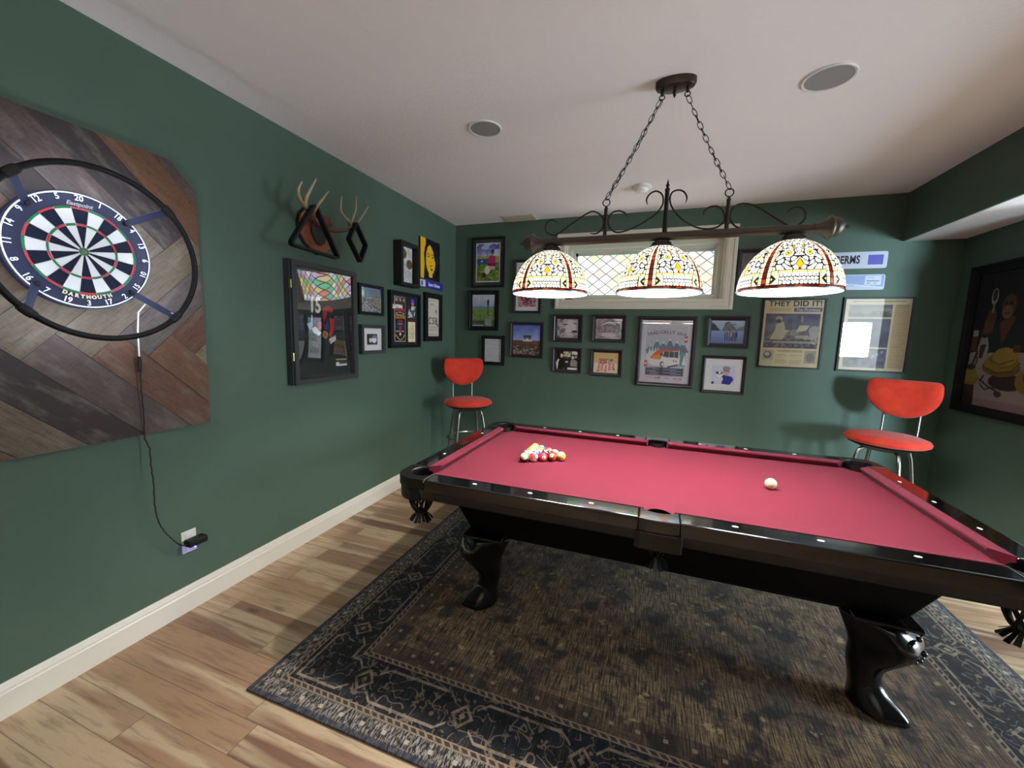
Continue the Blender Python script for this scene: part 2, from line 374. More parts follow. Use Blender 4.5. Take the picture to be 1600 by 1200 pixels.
# baseboards: stepped profile (inset from wall, height)
BP = [(0.0, 0.0), (0.016, 0.0), (0.016, 0.098), (0.012, 0.103), (0.012, 0.112), (0.009, 0.122), (0.007, 0.130), (0.004, 0.137), (0.0, 0.137)]
def baseboard(name, p0, p1, nrm):
    p0, p1, nrm = Vector(p0), Vector(p1), Vector(nrm); mb = MB(); n = len(BP)
    vs = [p + nrm*a + Vector((0, 0, h)) for p in (p0, p1) for a, h in BP]
    mb.add(vs, [(i, (i+1) % n, n+(i+1) % n, n+i) for i in range(n)] + [tuple(range(n)), tuple(range(n, 2*n))[::-1]])
    struct(name, mb, M['trim'])
baseboard('baseboard_left', (0, YB, 0), (0, 0, 0), (1, 0, 0))
baseboard('baseboard_back', (0, 0, 0), (XR, 0, 0), (0, -1, 0))
baseboard('baseboard_right', (XR, YE, 0), (XR, 0, 0), (-1, 0, 0))

# ------------------------------------------------------------------ stained glass window
def rectframe(mb, fr, r0, r1, u0, u1, prof):
    """mitred moulding: prof = list of (inset, height)"""
    n = len(prof); vs = []
    for (a, h) in prof:
        for (r, u) in ((r0+a, u0+a), (r1-a, u0+a), (r1-a, u1-a), (r0+a, u1-a)): vs.append(fr(r, u, h))
    fs = [(i*4+j, i*4+(j+1) % 4, (i+1)*4+(j+1) % 4, (i+1)*4+j) for i in range(n-1) for j in range(4)]
    return mb.add(vs, fs)
tw = MB(); rectframe(tw, FB, 1.208, 2.915, 1.797, 2.572, [(0, 0), (0, 0.020), (0.012, 0.024), (0.028, 0.024), (0.034, 0.019), (0.066, 0.019), (0.072, 0.023), (0.090, 0.021), (0.097, 0.012), (0.097, 0)])
win = struct('window_1', tw, M['cream'])
wl = MB(); rectframe(wl, FB, WX0, WX1, WZ0, WZ1, [(0, 0.004), (0.012, 0.004), (0.012, -0.15), (0, -0.15)])
obj('window_jamb', wl, M['cream'], win)
ws = MB(); rectframe(ws, FB, WX0+0.012, WX1-0.012, WZ0+0.008, WZ1-0.012, [(0, -0.15), (0, -0.055), (0.040, -0.055), (0.044, -0.075), (0.052, -0.078), (0.058, -0.085), (0.058, -0.15)])
obj('window_frame', ws, M['vinyl'], win)
GX0, GX1, GZ0, GZ1 = 1.415, 2.730, 1.940, 2.362
sh = MB(); rectframe(sh, FB, GX0-0.046, GX1+0.026, GZ0-0.02, GZ1+0.05, [(0, -0.15), (0, -0.084), (0.02, -0.084), (0.024, -0.10), (0.024, -0.15)])
sh.bx(GX0-0.03, GX0+0.002, 0.10, 0.13, GZ0, GZ1+0.05); sh.bx(GX0-0.03, GX1+0.03, 0.10, 0.13, GZ1-0.004, GZ1+0.05)
obj('window_sash', sh, M['vinyl'], win)
def stained():
    t = NT('stained_glass'); x, y, z = t.xyz(t.coord('Object'))
    u = t.ma('DIVIDE', x, 0.137); vv = t.ma('DIVIDE', z, 0.106)
    a = t.ma('ADD', u, vv); b = t.ma('SUBTRACT', u, vv); fa = t.ma('FRACT', t.ma('ADD', a, 20.0)); fb = t.ma('FRACT', t.ma('ADD', b, 20.0))
    e = t.ma('MINIMUM', t.ma('MINIMUM', fa, t.ma('SUBTRACT', 1.0, fa)), t.ma('MINIMUM', fb, t.ma('SUBTRACT', 1.0, fb)))
    wn = t.n('ShaderNodeTexWhiteNoise', {'Vector': t.comb(t.ma('FLOOR', t.ma('ADD', a, 20.0)), t.ma('FLOOR', t.ma('ADD', b, 20.0)), 2.5)}, noise_dimensions='3D').outputs['Value']
    pal = ['#eaf2ff', '#ff9f97', '#fff19a', '#8fe0b0', '#ffffff', '#9fe6f0', '#ffc08a', '#dff7ff', '#b6e08a', '#f3c9ea', '#ffffff', '#a9c6ff', '#ffe7b0', '#ffffff']
    c = t.ramp(wn, [(i/len(pal), lin(p)) for i, p in enumerate(pal)], 'CONSTANT')
    lead = t.ma('LESS_THAN', e, 0.07)
    strength = t.ma('ADD', 1.3, t.ma('MULTIPLY', t.noise(t.coord(), 1.6, 1), 1.4))
    em = t.n('ShaderNodeEmission', {0: t.mix(lead, c, (0.10, 0.12, 0.12)), 1: strength})
    gl = t.n('ShaderNodeBsdfGlossy', {'Roughness': 0.15, 0: (1, 1, 1, 1)}); ad = t.n('ShaderNodeMixShader', {0: 0.04, 1: em.outputs[0], 2: gl.outputs[0]})
    t.t.links.new(ad.outputs[0], t.out.inputs[0]); return t.m
obj('window_pane', MB().bx(GX0-0.03, GX1+0.03, 0.104, 0.110, GZ0-0.02, GZ1+0.02), stained(), win)
wc = MB(); wc.bx(1.312, 1.385, 0.008, 0.045, WZ0+0.013, WZ0+0.032); wc.bx(1.33, 1.352, 0.012, 0.03, WZ0+0.03, WZ0+0.045)
obj('window_crank', wc, simple('brown_latch', '#5a3b38', 0.4), win, bevel=0.003)

# ------------------------------------------------------------------ rug
RX0, RX1, RY0, RY1 = 0.742, 3.94, -3.236, -0.91
def rugmat():
    t = NT('distressed_rug'); v = t.coord('Object'); x, y, z = t.xyz(v); hx, hy = (RX1-RX0)/2, (RY1-RY0)/2
    dx = t.ma('SUBTRACT', hx, t.ma('ABSOLUTE', x)); dy = t.ma('SUBTRACT', hy, t.ma('ABSOLUTE', y)); e = t.ma('MINIMUM', dx, dy)
    along = t.mix(t.ma('LESS_THAN', dx, dy), t.comb(x, x, x), t.comb(y, y, y)); al = t.xyz(along)[0]
    def band(a, b): return t.ma('MULTIPLY', t.ma('GREATER_THAN', e, a), t.ma('LESS_THAN', e, b))
    # field: yarn streaks running along Y, dark blotches, pale specks
    st = t.noise(t.mapping(v, (85, 5, 1)), 2.0, 4, 0.7); st2 = t.noise(t.mapping(v, (6, 45, 1)), 2.2, 3, 0.6)
    bl = t.noise(v, 2.6, 4, 0.6); bl2 = t.noise(t.mapping(v, (1, 1, 1), loc=(7, 3, 0)), 7.0, 5, 0.65)
    c = t.mix(t.ramp(st, [(0.40, (0, 0, 0)), (0.60, (1, 1, 1))]), lin('#2b231f'), lin('#a88d6a'))
    c = t.mix(t.ma('MULTIPLY', t.ramp(st2, [(0.45, (0, 0, 0)), (0.65, (1, 1, 1))]), 0.5), c, lin('#3a302b'))
    c = t.mix(t.ma('MULTIPLY', t.ramp(bl, [(0.47, (0, 0, 0)), (0.62, (1, 1, 1))]), 0.6), c, lin('#2a2a2e'))
    c = t.mix(t.ma('MULTIPLY', t.ramp(bl2, [(0.50, (0, 0, 0)), (0.60, (1, 1, 1))]), 0.8), c, lin('#1b1d22'))
    sp = t.noise(t.mapping(v, (1, 1, 1), loc=(1, 9, 0)), 13, 3, 0.6)
    c = t.mix(t.ma('MULTIPLY', t.ramp(sp, [(0.64, (0, 0, 0)), (0.69, (1, 1, 1))]), 0.75), c, lin('#b8a47c'))
    red = t.noise(t.mapping(v, (1, 1, 1), loc=(4, 2, 0)), 4, 3); c = t.mix(t.ma('MULTIPLY', t.ramp(red, [(0.55, (0, 0, 0)), (0.68, (1, 1, 1))]), 0.4), c, lin('#4b3430'))
    field = c
    # wide navy band with beige diamonds and angular vines
    s = 0.47; k = t.ma('FRACT', t.ma('ADD', t.ma('DIVIDE', al, s), 10.0)); tri = t.ma('ABSOLUTE', t.ma('SUBTRACT', k, 0.5))
    ec = t.ma('DIVIDE', t.ma('SUBTRACT', e, 0.215), 0.2)
    dm = t.ma('ADD', t.ma('MULTIPLY', tri, 4.8), t.ma('ABSOLUTE', t.ma('MULTIPLY', ec, 1.8)))
    ring = t.ma('MULTIPLY', t.ma('GREATER_THAN', dm, 0.34), t.ma('LESS_THAN', dm, 0.50)); core = t.ma('LESS_THAN', dm, 0.14)
    zg = t.ma('ABSOLUTE', t.ma('SUBTRACT', t.ma('ABSOLUTE', ec), t.ma('MINIMUM', 0.40, t.ma('MULTIPLY', tri, 2.2)))); vine = t.ma('MULTIPLY', t.ma('LESS_THAN', zg, 0.03), t.ma('GREATER_THAN', tri, 0.10))
    nv = t.noise(v, 16, 4, 0.7); vo = t.voro(v, 24, 'DISTANCE_TO_EDGE'); n3 = t.noise(t.mapping(v, (40, 8, 1)), 2, 3)
    navy = t.mix(t.ramp(nv, [(0.4, (0, 0, 0)), (0.62, (1, 1, 1))]), lin('#0c0d10'), lin('#1c2029'))
    c1 = t.ma('ABSOLUTE', t.ma('SUBTRACT', t.noise(v, 9, 1, 0.4), 0.5)); c2 = t.ma('ABSOLUTE', t.ma('SUBTRACT', t.noise(t.mapping(v, (1, 1, 1), loc=(5, 5, 0)), 14, 1, 0.4), 0.48)); fl = t.ma('MULTIPLY', t.ma('MAXIMUM', t.ma('LESS_THAN', c1, 0.013), t.ma('LESS_THAN', c2, 0.012)), t.ma('GREATER_THAN', nv, 0.46)); fb = t.noise(t.mapping(v, (1, 1, 1), loc=(8, 1, 0)), 30, 2, 0.5); fl = t.ma('MAXIMUM', fl, t.ma('MULTIPLY', t.ma('GREATER_THAN', fb, 0.66), 0.8))
    navy = t.mix(t.ma('MULTIPLY', fl, 0.55), navy, lin('#8b7a68'))
    pk = t.voro(v, 9.5); navy = t.mix(t.ma('MULTIPLY', t.ma('LESS_THAN', pk, 0.11), 0.7), navy, lin('#8f7256'))
    mm = t.ma('MAXIMUM', t.ma('MAXIMUM', ring, core), vine)
    navy = t.mix(t.ma('MULTIPLY', mm, t.ramp(nv, [(0.34, (0.25,)*3), (0.58, (0.95,)*3)])), navy, lin('#8f806e'))
    # guard stripes with slanted ladder
    lad = t.ma('LESS_THAN', t.ma('FRACT', t.ma('ADD', t.ma('ADD', t.ma('MULTIPLY', al, 28.0), t.ma('MULTIPLY', e, 25.0)), 50.0)), 0.35)
    def guard(a, b):
        edge = t.ma('MAXIMUM', band(a, a+0.006), band(b-0.006, b)); return t.ma('MULTIPLY', t.ma('MAXIMUM', edge, t.ma('MULTIPLY', lad, band(a, b))), t.ramp(n3, [(0.3, (0.55,)*3), (0.6, (1,)*3)]))
    stripe_bg = t.ma('MAXIMUM', band(0.086, 0.112), band(0.325, 0.352)); stripe = t.ma('MAXIMUM', guard(0.086, 0.112), guard(0.325, 0.352))
    # outer strip: grey brown speckle with pale dots, inner strip brown with dots
    og = t.mix(t.ramp(t.noise(t.mapping(v, (60, 16, 1)), 2.2, 4, 0.7), [(0.46, (0, 0, 0)), (0.60, (1, 1, 1))]), lin('#1f1d1e'), lin('#9a9389'))
    og = t.mix(t.ma('MULTIPLY', t.ma('LESS_THAN', e, 0.022), 0.75), og, lin('#232838'))
    dk = t.ma('FRACT', t.ma('ADD', t.ma('DIVIDE', al, 0.10), 10.0)); 
    def dots(cen): return t.ma('MULTIPLY', t.ma('LESS_THAN', t.ma('ABSOLUTE', t.ma('SUBTRACT', dk, 0.5)), 0.09), t.ma('LESS_THAN', t.ma('ABSOLUTE', t.ma('SUBTRACT', e, cen)), 0.008))
    inner = t.mix(0.55, field, lin('#2e2422')); inner = t.mix(t.ma('MULTIPLY', dots(0.40), 0.8), inner, lin('#9c8d7a'))
    c = t.mix(t.ma('GREATER_THAN', e, 0.44), inner, field)
    c = t.mix(t.ma('LESS_THAN', e, 0.352), c, navy)
    c = t.mix(stripe_bg, c, lin('#3a2f2c')); c = t.mix(stripe, c, lin('#8d7d69'))
    og = t.mix(t.ma('MULTIPLY', dots(0.052), 0.85), og, lin('#b5aa9a'))
    c = t.mix(t.ma('LESS_THAN', e, 0.086), c, og)
    # worn look over everything
    wr_ = t.noise(t.mapping(v, (60, 5, 1), loc=(3, 3, 0)), 2, 3, 0.7); c = t.mix(t.ma('MULTIPLY', t.ramp(wr_, [(0.55, (0, 0, 0)), (0.75, (1, 1, 1))]), 0.45), c, lin('#6d6052'))
    return t.princ(color=c, rough=0.9, spec=0.15, sheen=0.15, normal=t.bump(st, 0.3, 0.004))
rug = MB(); rug.bx(RX0, RX1, RY0, RY1, 0.0, 0.009)
rg = obj('area_rug', rug, rugmat(), bevel=0.003)
# centre the object coordinates of the rug
_c = Vector(((RX0+RX1)/2, (RY0+RY1)/2, 0)); rg.location = _c
tag(rg, 'large worn navy and brown bordered rug under the pool table', 'rug')

# ================================================================== POOL TABLE
CX, CY = 2.3176, -1.9414; HX, HY = 1.1175, 0.559; ZR = 0.785; ZB = 0.746; RW = 0.152
OX, OY = HX+RW, HY+RW; CW = 0.052
T = lambda x, y, z: (CX+x, CY+y, z)
tbl = thing('pool_table', 'black lacquered pool table with red cloth and carved claw feet', 'pool table', (CX, CY, 0))
def clothmat():
    t = NT('red_billiard_cloth'); v = t.coord(); f = t.noise(v, 3, 3); g = t.noise(v, 420, 2)
    return t.princ(color=t.mix(f, lin('#580e21'), lin('#5e1126')), rough=0.85, spec=0.2, sheen=0.04, normal=t.bump(g, 0.12, 0.001))
M['cloth'] = clothmat()
def bed_poly():
    q = []
    def A(cx, cy, r, a0, a1, n=12): q.extend([(cx+r*math.cos(math.radians(a0+(a1-a0)*i/n)), cy+r*math.sin(math.radians(a0+(a1-a0)*i/n))) for i in range(n+1)])
    e = 0.04; c_ = 0.036; R_ = 0.066
    A(0, -HY-0.058, 0.044, 158, 22); A(HX+c_, -HY-c_, R_, 180, 90); A(HX+c_, HY+c_, R_, 270, 180); A(0, HY+0.058, 0.044, 338, 202); A(-HX-c_, HY+c_, R_, 360, 270); A(-HX-c_, -HY-c_, R_, 90, 0)
    return q
obj('playing_surface', MB().prism(bed_poly(), ZB-0.03, ZB, T), M['cloth'], tbl)
# cushions: section points (distance outward from nose, z), ends cut at an angle
NZ = ZB+0.036
def cushion(a, b, fixed, axis, sgn, ea, eb):
    """a..b run of the nose line; ea/eb extra length of the back edge at each end"""
    sec = [(0.0, NZ+0.002), (0.004, NZ+0.005), (CW, ZR+0.001), (CW, ZB), (0.028, ZB), (0.0, NZ-0.004)]
    vs = []
    for end, ex in ((a, -ea), (b, eb)):
        for d, zz in sec:
            l = end + ex*min(1, d/CW); o = fixed + sgn*d
            vs.append(T(l, o, zz) if axis == 'x' else T(o, l, zz))
    n = len(sec); mb = MB()
    mb.add(vs, [(i, (i+1) % n, n+(i+1) % n, n+i) for i in range(n)] + [tuple(range(n)), tuple(range(n, 2*n))]); return mb
cg, sg = 0.083, 0.062
for s in (-1, 1):
    obj('cushion', cushion(-HX+cg, -sg-0.012, s*HY, 'x', s, 0.046, 0.012), M['cloth'], tbl)
    obj('cushion', cushion(sg+0.012, HX-cg, s*HY, 'x', s, 0.012, 0.046), M['cloth'], tbl)
    obj('cushion', cushion(-HY+cg, HY-cg, s*HX, 'y', s, 0.046, 0.046), M['cloth'], tbl)
# wooden top rails
def railbox(x0, x1, y0, y1): return MB().bx(CX+x0, CX+x1, CY+y0, CY+y1, ZB-0.022, ZR)
ce = 0.03
for s in (-1, 1):
    ya, yb = sorted((s*(HY+CW), s*OY))
    obj('top_rail', railbox(-HX+ce, -0.078, ya, yb), M['rail'], tbl, bevel=0.007, seg=3)
    obj('top_rail', railbox(0.078, HX-ce, ya, yb), M['rail'], tbl, bevel=0.007, seg=3)
    xa, xb = sorted((s*(HX+CW), s*OX))
    obj('top_rail', railbox(xa, xb, -HY+ce, HY-ce), M['rail'], tbl, bevel=0.007, seg=3)
# corner and side castings around the pockets
def arc(cx, cy, r, a0, a1, n=10): return [(cx+r*math.cos(math.radians(a0+(a1-a0)*i/n)), cy+r*math.sin(math.radians(a0+(a1-a0)*i/n))) for i in range(n+1)]
PC = 0.036; PR = 0.066; CR = 0.10
def corner_poly(grow=0.0, inner=PR):
    o = arc(OX-CR, OY-CR, CR+grow, 90, 0); i_ = arc(HX+PC, HY+PC, inner, -58, 148, 14)
    return [(HX-ce, OY+grow)] + o + [(OX+grow, HY-ce), (HX+CW, HY-ce)] + i_ + [(HX-ce, HY+CW)]
def quad_flip(poly, sx, sy):
    p = [(x*sx, y*sy) for x, y in poly]; return p if sx*sy > 0 else p[::-1]
for sx in (-1, 1):
    for sy in (-1, 1):
        mb = MB().prism(quad_flip(corner_poly(0.002), sx, sy), ZB-0.012, ZR+0.002, T)
        obj('corner_casting', mb, M['leather'], tbl, bevel=0.006, seg=3)
        # leather boot below the casting
        o = arc(OX-CR, OY-CR, CR-0.004, 90, 0); b_ = [(HX+0.0, OY-0.006)] + o + [(OX-0.006, HY+0.0)] + arc(HX+PC, HY+PC, PR+0.004, -30, 120, 10)
        obj('pocket_boot', MB().prism(quad_flip(b_, sx, sy), 0.665, ZB-0.008, T), M['leather'], tbl, bevel=0.012, seg=3)
        ln = MB(); ln.tube([T(sx*(HX-ce), sy*(HY+CW+0.004), ZR+0.001), T(sx*(HX-ce), sy*(OY-0.012), ZR+0.001), T(sx*(HX-ce), sy*(OY+0.002), ZR-0.012)], 0.0022, 6)
        obj('trim_line', ln, M['silver'], tbl); ln = MB()
        ln.tube([T(sx*(HX+CW+0.004), sy*(HY-ce), ZR+0.001), T(sx*(OX-0.012), sy*(HY-ce), ZR+0.001), T(sx*(OX+0.002), sy*(HY-ce), ZR-0.012)], 0.0022, 6)
        obj('trim_line', ln, M['silver'], tbl)
for s in (-1, 1):
    p = [(-0.078, HY+CW-0.004), (-0.078, OY+0.004), (-0.05, OY+0.010), (0.05, OY+0.010), (0.078, OY+0.004), (0.078, HY+CW-0.004)] + arc(0, HY+0.052, 0.056, 0, 180, 14)
    p = p[:6] + [(0.066*math.cos(math.radians(a)), HY+CW-0.004+0.034*math.sin(math.radians(a))) for a in range(0, 181, 12)]
    obj('side_casting', MB().prism(quad_flip(p, 1, s), ZB-0.015, ZR+0.001, T), M['rail'], tbl, bevel=0.004)
# rail sights
dia = simple('pearl_sight', '#f4f2ec', 0.2, var=0.01)
def sight(x, y, ax):
    a, b = (0.0125, 0.0065) if ax == 'x' else (0.0065, 0.0125)
    obj('rail_sight', MB().prism([(x-a, y), (x-a*0.5, y-b), (x+a*0.5, y-b), (x+a, y), (x+a*0.5, y+b), (x-a*0.5, y+b)] if ax == 'x' else [(x, y-b), (x+a, y-b*0.5), (x+a, y+b*0.5), (x, y+b), (x-a, y+b*0.5), (x-a, y-b*0.5)], ZR-0.001, ZR+0.0006, T), dia, tbl)
for k in (1, 2, 3, 5, 6, 7):
    for s in (-1, 1): sight(-HX+k*HX/4, s*(HY+0.0936), 'x')
for k in (1, 2, 3):
    for s in (-1, 1):
        if not (s == -1 and k == 2): sight(s*(HX+0.0936), -HY+k*HY/2, 'y')
pl = obj('maker_plate', MB().prism([(-HX-0.110, -0.055), (-HX-0.078, -0.055), (-HX-0.078, 0.055), (-HX-0.110, 0.055)], ZR-0.001, ZR+0.001, T), M['silver'], tbl)
# aprons below the rails, tapered cabinet
for s in (-1, 1):
    ap = MB(); ap.add([T(-OX+0.06, s*(OY-0.008), ZB-0.01), T(OX-0.06, s*(OY-0.008), ZB-0.01), T(OX-0.06, s*(OY-0.022), 0.676), T(-OX+0.06, s*(OY-0.022), 0.676),
                       T(-OX+0.06, s*(OY-0.05), ZB-0.01), T(OX-0.06, s*(OY-0.05), ZB-0.01), T(OX-0.06, s*(OY-0.06), 0.676), T(-OX+0.06, s*(OY-0.06), 0.676)],
                      [(0, 1, 2, 3), (4, 7, 6, 5), (0, 4, 5, 1), (3, 2, 6, 7), (0, 3, 7, 4), (1, 5, 6, 2)])
    obj('apron', ap, M['apron'], tbl, bevel=0.003)
    ap = MB(); ap.add([T(s*(OX-0.008), -OY+0.06, ZB-0.01), T(s*(OX-0.008), OY-0.06, ZB-0.01), T(s*(OX-0.022), OY-0.06, 0.676), T(s*(OX-0.022), -OY+0.06, 0.676),
                       T(s*(OX-0.05), -OY+0.06, ZB-0.01), T(s*(OX-0.05), OY-0.06, ZB-0.01), T(s*(OX-0.06), OY-0.06, 0.676), T(s*(OX-0.06), -OY+0.06, 0.676)],
                      [(0, 1, 2, 3), (4, 7, 6, 5), (0, 4, 5, 1), (3, 2, 6, 7), (0, 3, 7, 4), (1, 5, 6, 2)])
    obj('apron', ap, M['apron'], tbl, bevel=0.003)
obj('slate_bed', MB().bx(CX-OX+0.07, CX+OX-0.07, CY-OY+0.07, CY+OY-0.07, 0.66, ZB-0.03), M['blackdull'], tbl)
CT, CB = 0.665, 0.440
def loft(secs):
    mb = MB(); vs = []; 
    for hx_, hy_, z_ in secs: vs += [T(-hx_, -hy_, z_), T(hx_, -hy_, z_), T(hx_, hy_, z_), T(-hx_, hy_, z_)]
    n = len(secs); fs = [(i*4+j, i*4+(j+1) % 4, (i+1)*4+(j+1) % 4, (i+1)*4+j) for i in range(n-1) for j in range(4)] + [(3, 2, 1, 0), tuple((n-1)*4+j for j in range(4))]
    return mb.add(vs, fs)
obj('cabinet_body', loft([(0.905, 0.475, CB), (0.925, 0.49, 0.46), (1.0, 0.575, CT)]), M['bodyblack'], tbl, bevel=0.006)
# carved cabriole legs: swept along the diagonal
def make_leg(sx, sy):
    lx, ly = sx*0.858, sy*0.415
    d = Vector((sx*0.78, sy*0.63, 0)).normalized(); p = Vector((-d.y, d.x, 0))
    base = Vector((CX+lx, CY+ly, 0))
    # (z, offset of centre along the diagonal, half depth along d, half width along p, squareness)
    prof = [(0.432, 0.000, 0.105, 0.105, 1), (0.415, 0.000, 0.108, 0.108, 1), (0.400, 0.010, 0.116, 0.108, .8), (0.365, 0.026, 0.122, 0.104, .6), (0.325, 0.034, 0.116, 0.098, .5), (0.285, 0.028, 0.100, 0.088, .4),
            (0.245, 0.010, 0.082, 0.077, .3), (0.205, -0.006, 0.068, 0.067, .2), (0.165, -0.012, 0.059, 0.059, .1), (0.125, -0.006, 0.056, 0.056, 0), (0.098, 0.008, 0.066, 0.060, 0), (0.070, 0.028, 0.086, 0.068, 0), (0.045, 0.040, 0.100, 0.074, 0), (0.025, 0.043, 0.103, 0.076, 0), (0.0105, 0.040, 0.094, 0.070, 0)]
    k = 28; vs = []
    for (z_, o_, a_, b_, q_) in prof:
        for j in range(k):
            th = 2*PI*j/k; c_, s_ = math.cos(th), math.sin(th); e_ = 2/(2+2.5*q_)
            uc = math.copysign(abs(c_)**e_, c_); us = math.copysign(abs(s_)**e_, s_)
            rip = 1.0
            if z_ < 0.08: rip = 1+0.075*math.cos(5*th)*(1 if c_ > -0.2 else 0)
            if 0.28 < z_ < 0.41: rip = 1+0.035*math.cos(6*th)
            vs.append(base + d*(o_+a_*uc*rip) + p*(b_*us*rip) + Vector((0, 0, z_)))
    n = len(prof); mb = MB(); fs = [(i*k+j, i*k+(j+1) % k, (i+1)*k+(j+1) % k, (i+1)*k+j) for i in range(n-1) for j in range(k)] + [tuple(range(k)), tuple((n-1)*k+j for j in range(k))]
    mb.add(vs, fs); leg = obj('leg', mb, M['lacquer'], tbl, smooth=True)
    leg.modifiers.new('sub', 'SUBSURF').levels = 1; leg.modifiers['sub'].render_levels = 1
    cp = MB(); q = 0.108; cp.prism([(lx-q, ly-q), (lx+q, ly-q), (lx+q, ly+q), (lx-q, ly+q)], 0.424, 0.443, T); obj('leg_cap', cp, M['lacquer'], leg, bevel=0.006, seg=3)
    # carved scrolls on the knee
    ca = MB()
    for sg_ in (-1, 1):
        pts = []
        for i in range(26):
            th = i/25*3.6*PI*0.75; r = 0.030*(1-i/32); cc = base + d*0.146 + p*sg_*0.040 + Vector((0, 0, 0.372))
            pts.append(cc + p*sg_*r*math.cos(th) + Vector((0, 0, r*math.sin(th))) - d*(0.012+0.010*abs(math.cos(th))))
        ca.tube(pts, [0.0065*(1-i/40) for i in range(26)], 7)
    for (a_, zz, r) in ((0.0, 0.345, 0.011), (0.012, 0.318, 0.009), (-0.012, 0.318, 0.009), (0, 0.295, 0.008), (0, 0.392, 0.010)):
        off = {0.345: .152, 0.318: .147, 0.295: .134, 0.392: .134}[zz]
        cpt = base + d*off + p*a_ + Vector((0, 0, zz)); ca.sphere(tuple(cpt), r, 10, 6)
    obj('carving', ca, M['lacquer'], leg, smooth=True)
for sx in (-1, 1):
    for sy in (-1, 1): make_leg(sx, sy)
# drop pockets: leather shield, woven basket and fringe
def pocket(px, py, out, side=False):
    c = Vector((CX+px, CY+py, 0)); top = 0.700 if side else 0.675; R = 0.046 if side else 0.060
    pk = MB(); pk.lathe([(R+0.004, ZR-0.012), (R+0.002, ZB-0.03), (R, top-0.02), (R-0.004, top-0.02), (R-0.002, ZR-0.012)], 28, tuple(c), cap=False)
    P_ = obj('pocket', pk, M['leather'], tbl, smooth=True)
    bk = MB(); z0, z1 = top, top-0.105 if not side else top-0.115
    def rr(t): return R*(1.02-0.62*t**2.6)
    n = 9
    for k in range(n):
        for sg_ in (-1, 1):
            pts = []
            for i in range(9):
                t_ = i/8; a = 2*PI*k/n + sg_*t_*0.75; pts.append(c + Vector((rr(t_)*math.cos(a), rr(t_)*math.sin(a), z0+(z1-z0)*t_)))
            bk.tube(pts, 0.0055, 6)
    bk.lathe([(R+0.003, z0+0.006), (R+0.004, z0-0.006), (R-0.002, z0-0.006), (R-0.003, z0+0.006)], 24, tuple(c), cap=False)
    bk.lathe([(rr(1)*1.1, z1+0.008), (rr(1)*1.15, z1-0.004), (rr(1)*0.6, z1-0.006)], 20, tuple(c))
    obj('basket', bk, M['leather'], P_, smooth=True)
    fr_ = MB(); m_ = 16
    for k in range(m_):
        a = 2*PI*k/m_; e1 = Vector((math.cos(a), math.sin(a), 0)); e2 = Vector((-e1.y, e1.x, 0)); b0 = c+e1*rr(1)*0.9+Vector((0, 0, z1)); b1 = c+e1*(rr(1)+0.032+0.003*(k % 2))+Vector((0, 0, z1-0.042+0.004*(k % 3)))
        fr_.add([b0+e2*0.005, b0-e2*0.005, b1-e2*0.009, b1+e2*0.009, b0+e2*0.005+e1*0.003, b0-e2*0.005+e1*0.003, b1-e2*0.009+e1*0.003, b1+e2*0.009+e1*0.003], [(0, 1, 2, 3), (7, 6, 5, 4), (0, 4, 5, 1), (2, 6, 7, 3), (1, 5, 6, 2), (0, 3, 7, 4)])
    obj('fringe', fr_, M['leather'], P_)
for sx in (-1, 1):
    for sy in (-1, 1): pocket(sx*(HX+PC+0.012), sy*(HY+PC+0.012), (sx, sy))
for sy in (-1, 1):
    pocket(0, sy*(HY+0.062), (0, sy), True)
    sd = MB().prism(quad_flip([(-0.092, OY-0.03), (0.092, OY-0.03), (0.092, OY+0.004), (0.07, OY+0.014), (-0.07, OY+0.014), (-0.092, OY+0.004)], 1, sy), 0.655, ZB-0.014, T)
    obj('pocket_shield', sd, M['leather'], tbl, bevel=0.006)

# ------------------------------------------------------------------ balls
BR = 0.0286
def ballmat(name, kind, c):
    t = NT(name); x, y, z = t.xyz(t.n('ShaderNodeVectorMath', {0: t.coord('Object'), 1: (1/BR,)*3}, operation='MULTIPLY').outputs[0])
    ivory = lin('#dccba2'); col = lin(c)
    if kind == 'cue': base = t.mix(t.noise(t.coord(), 40, 2), lin('#d9cb9c'), lin('#dfd3aa'))
    elif kind == 'solid':
        base = t.mix(t.ma('GREATER_THAN', t.ma('ABSOLUTE', x), 0.90), col, ivory)
    else:
        st = t.ma('LESS_THAN', t.ma('ABSOLUTE', z), 0.60); base = t.mix(st, ivory, col); base = t.mix(t.ma('GREATER_THAN', t.ma('ABSOLUTE', x), 0.91), base, ivory)
    return t.princ(color=base, rough=0.12, coat=0.5, coatr=0.05)
def ball(x, y, kind, c, num, label, rot=(0, 0, 0)):
    mb = MB().sphere((0, 0, 0), BR, 32, 18); o = obj('cue_ball' if kind == 'cue' else 'billiard_ball', mb, ballmat('ball', kind, c), None, smooth=True, world=False)
    o.location = (x, y, ZB+BR); o.rotation_euler = rot
    tag(o, label, 'ball', None if kind == 'cue' else 'racked billiard balls')
    if num:
        t_ = text_mb(str(num), 0.017, lambda r, u, n: (n, r, u), 0, 0, BR*0.985, 0.0006, 0.0003); obj('number', t_, M['ink'], o, world=False)
    return o
AX, AY = 1.759, -1.9414; dxr, dyr = 2*BR*0.8664, BR*1.0
cam_az = math.atan2(-4.2858-AY, 2.2542-AX)
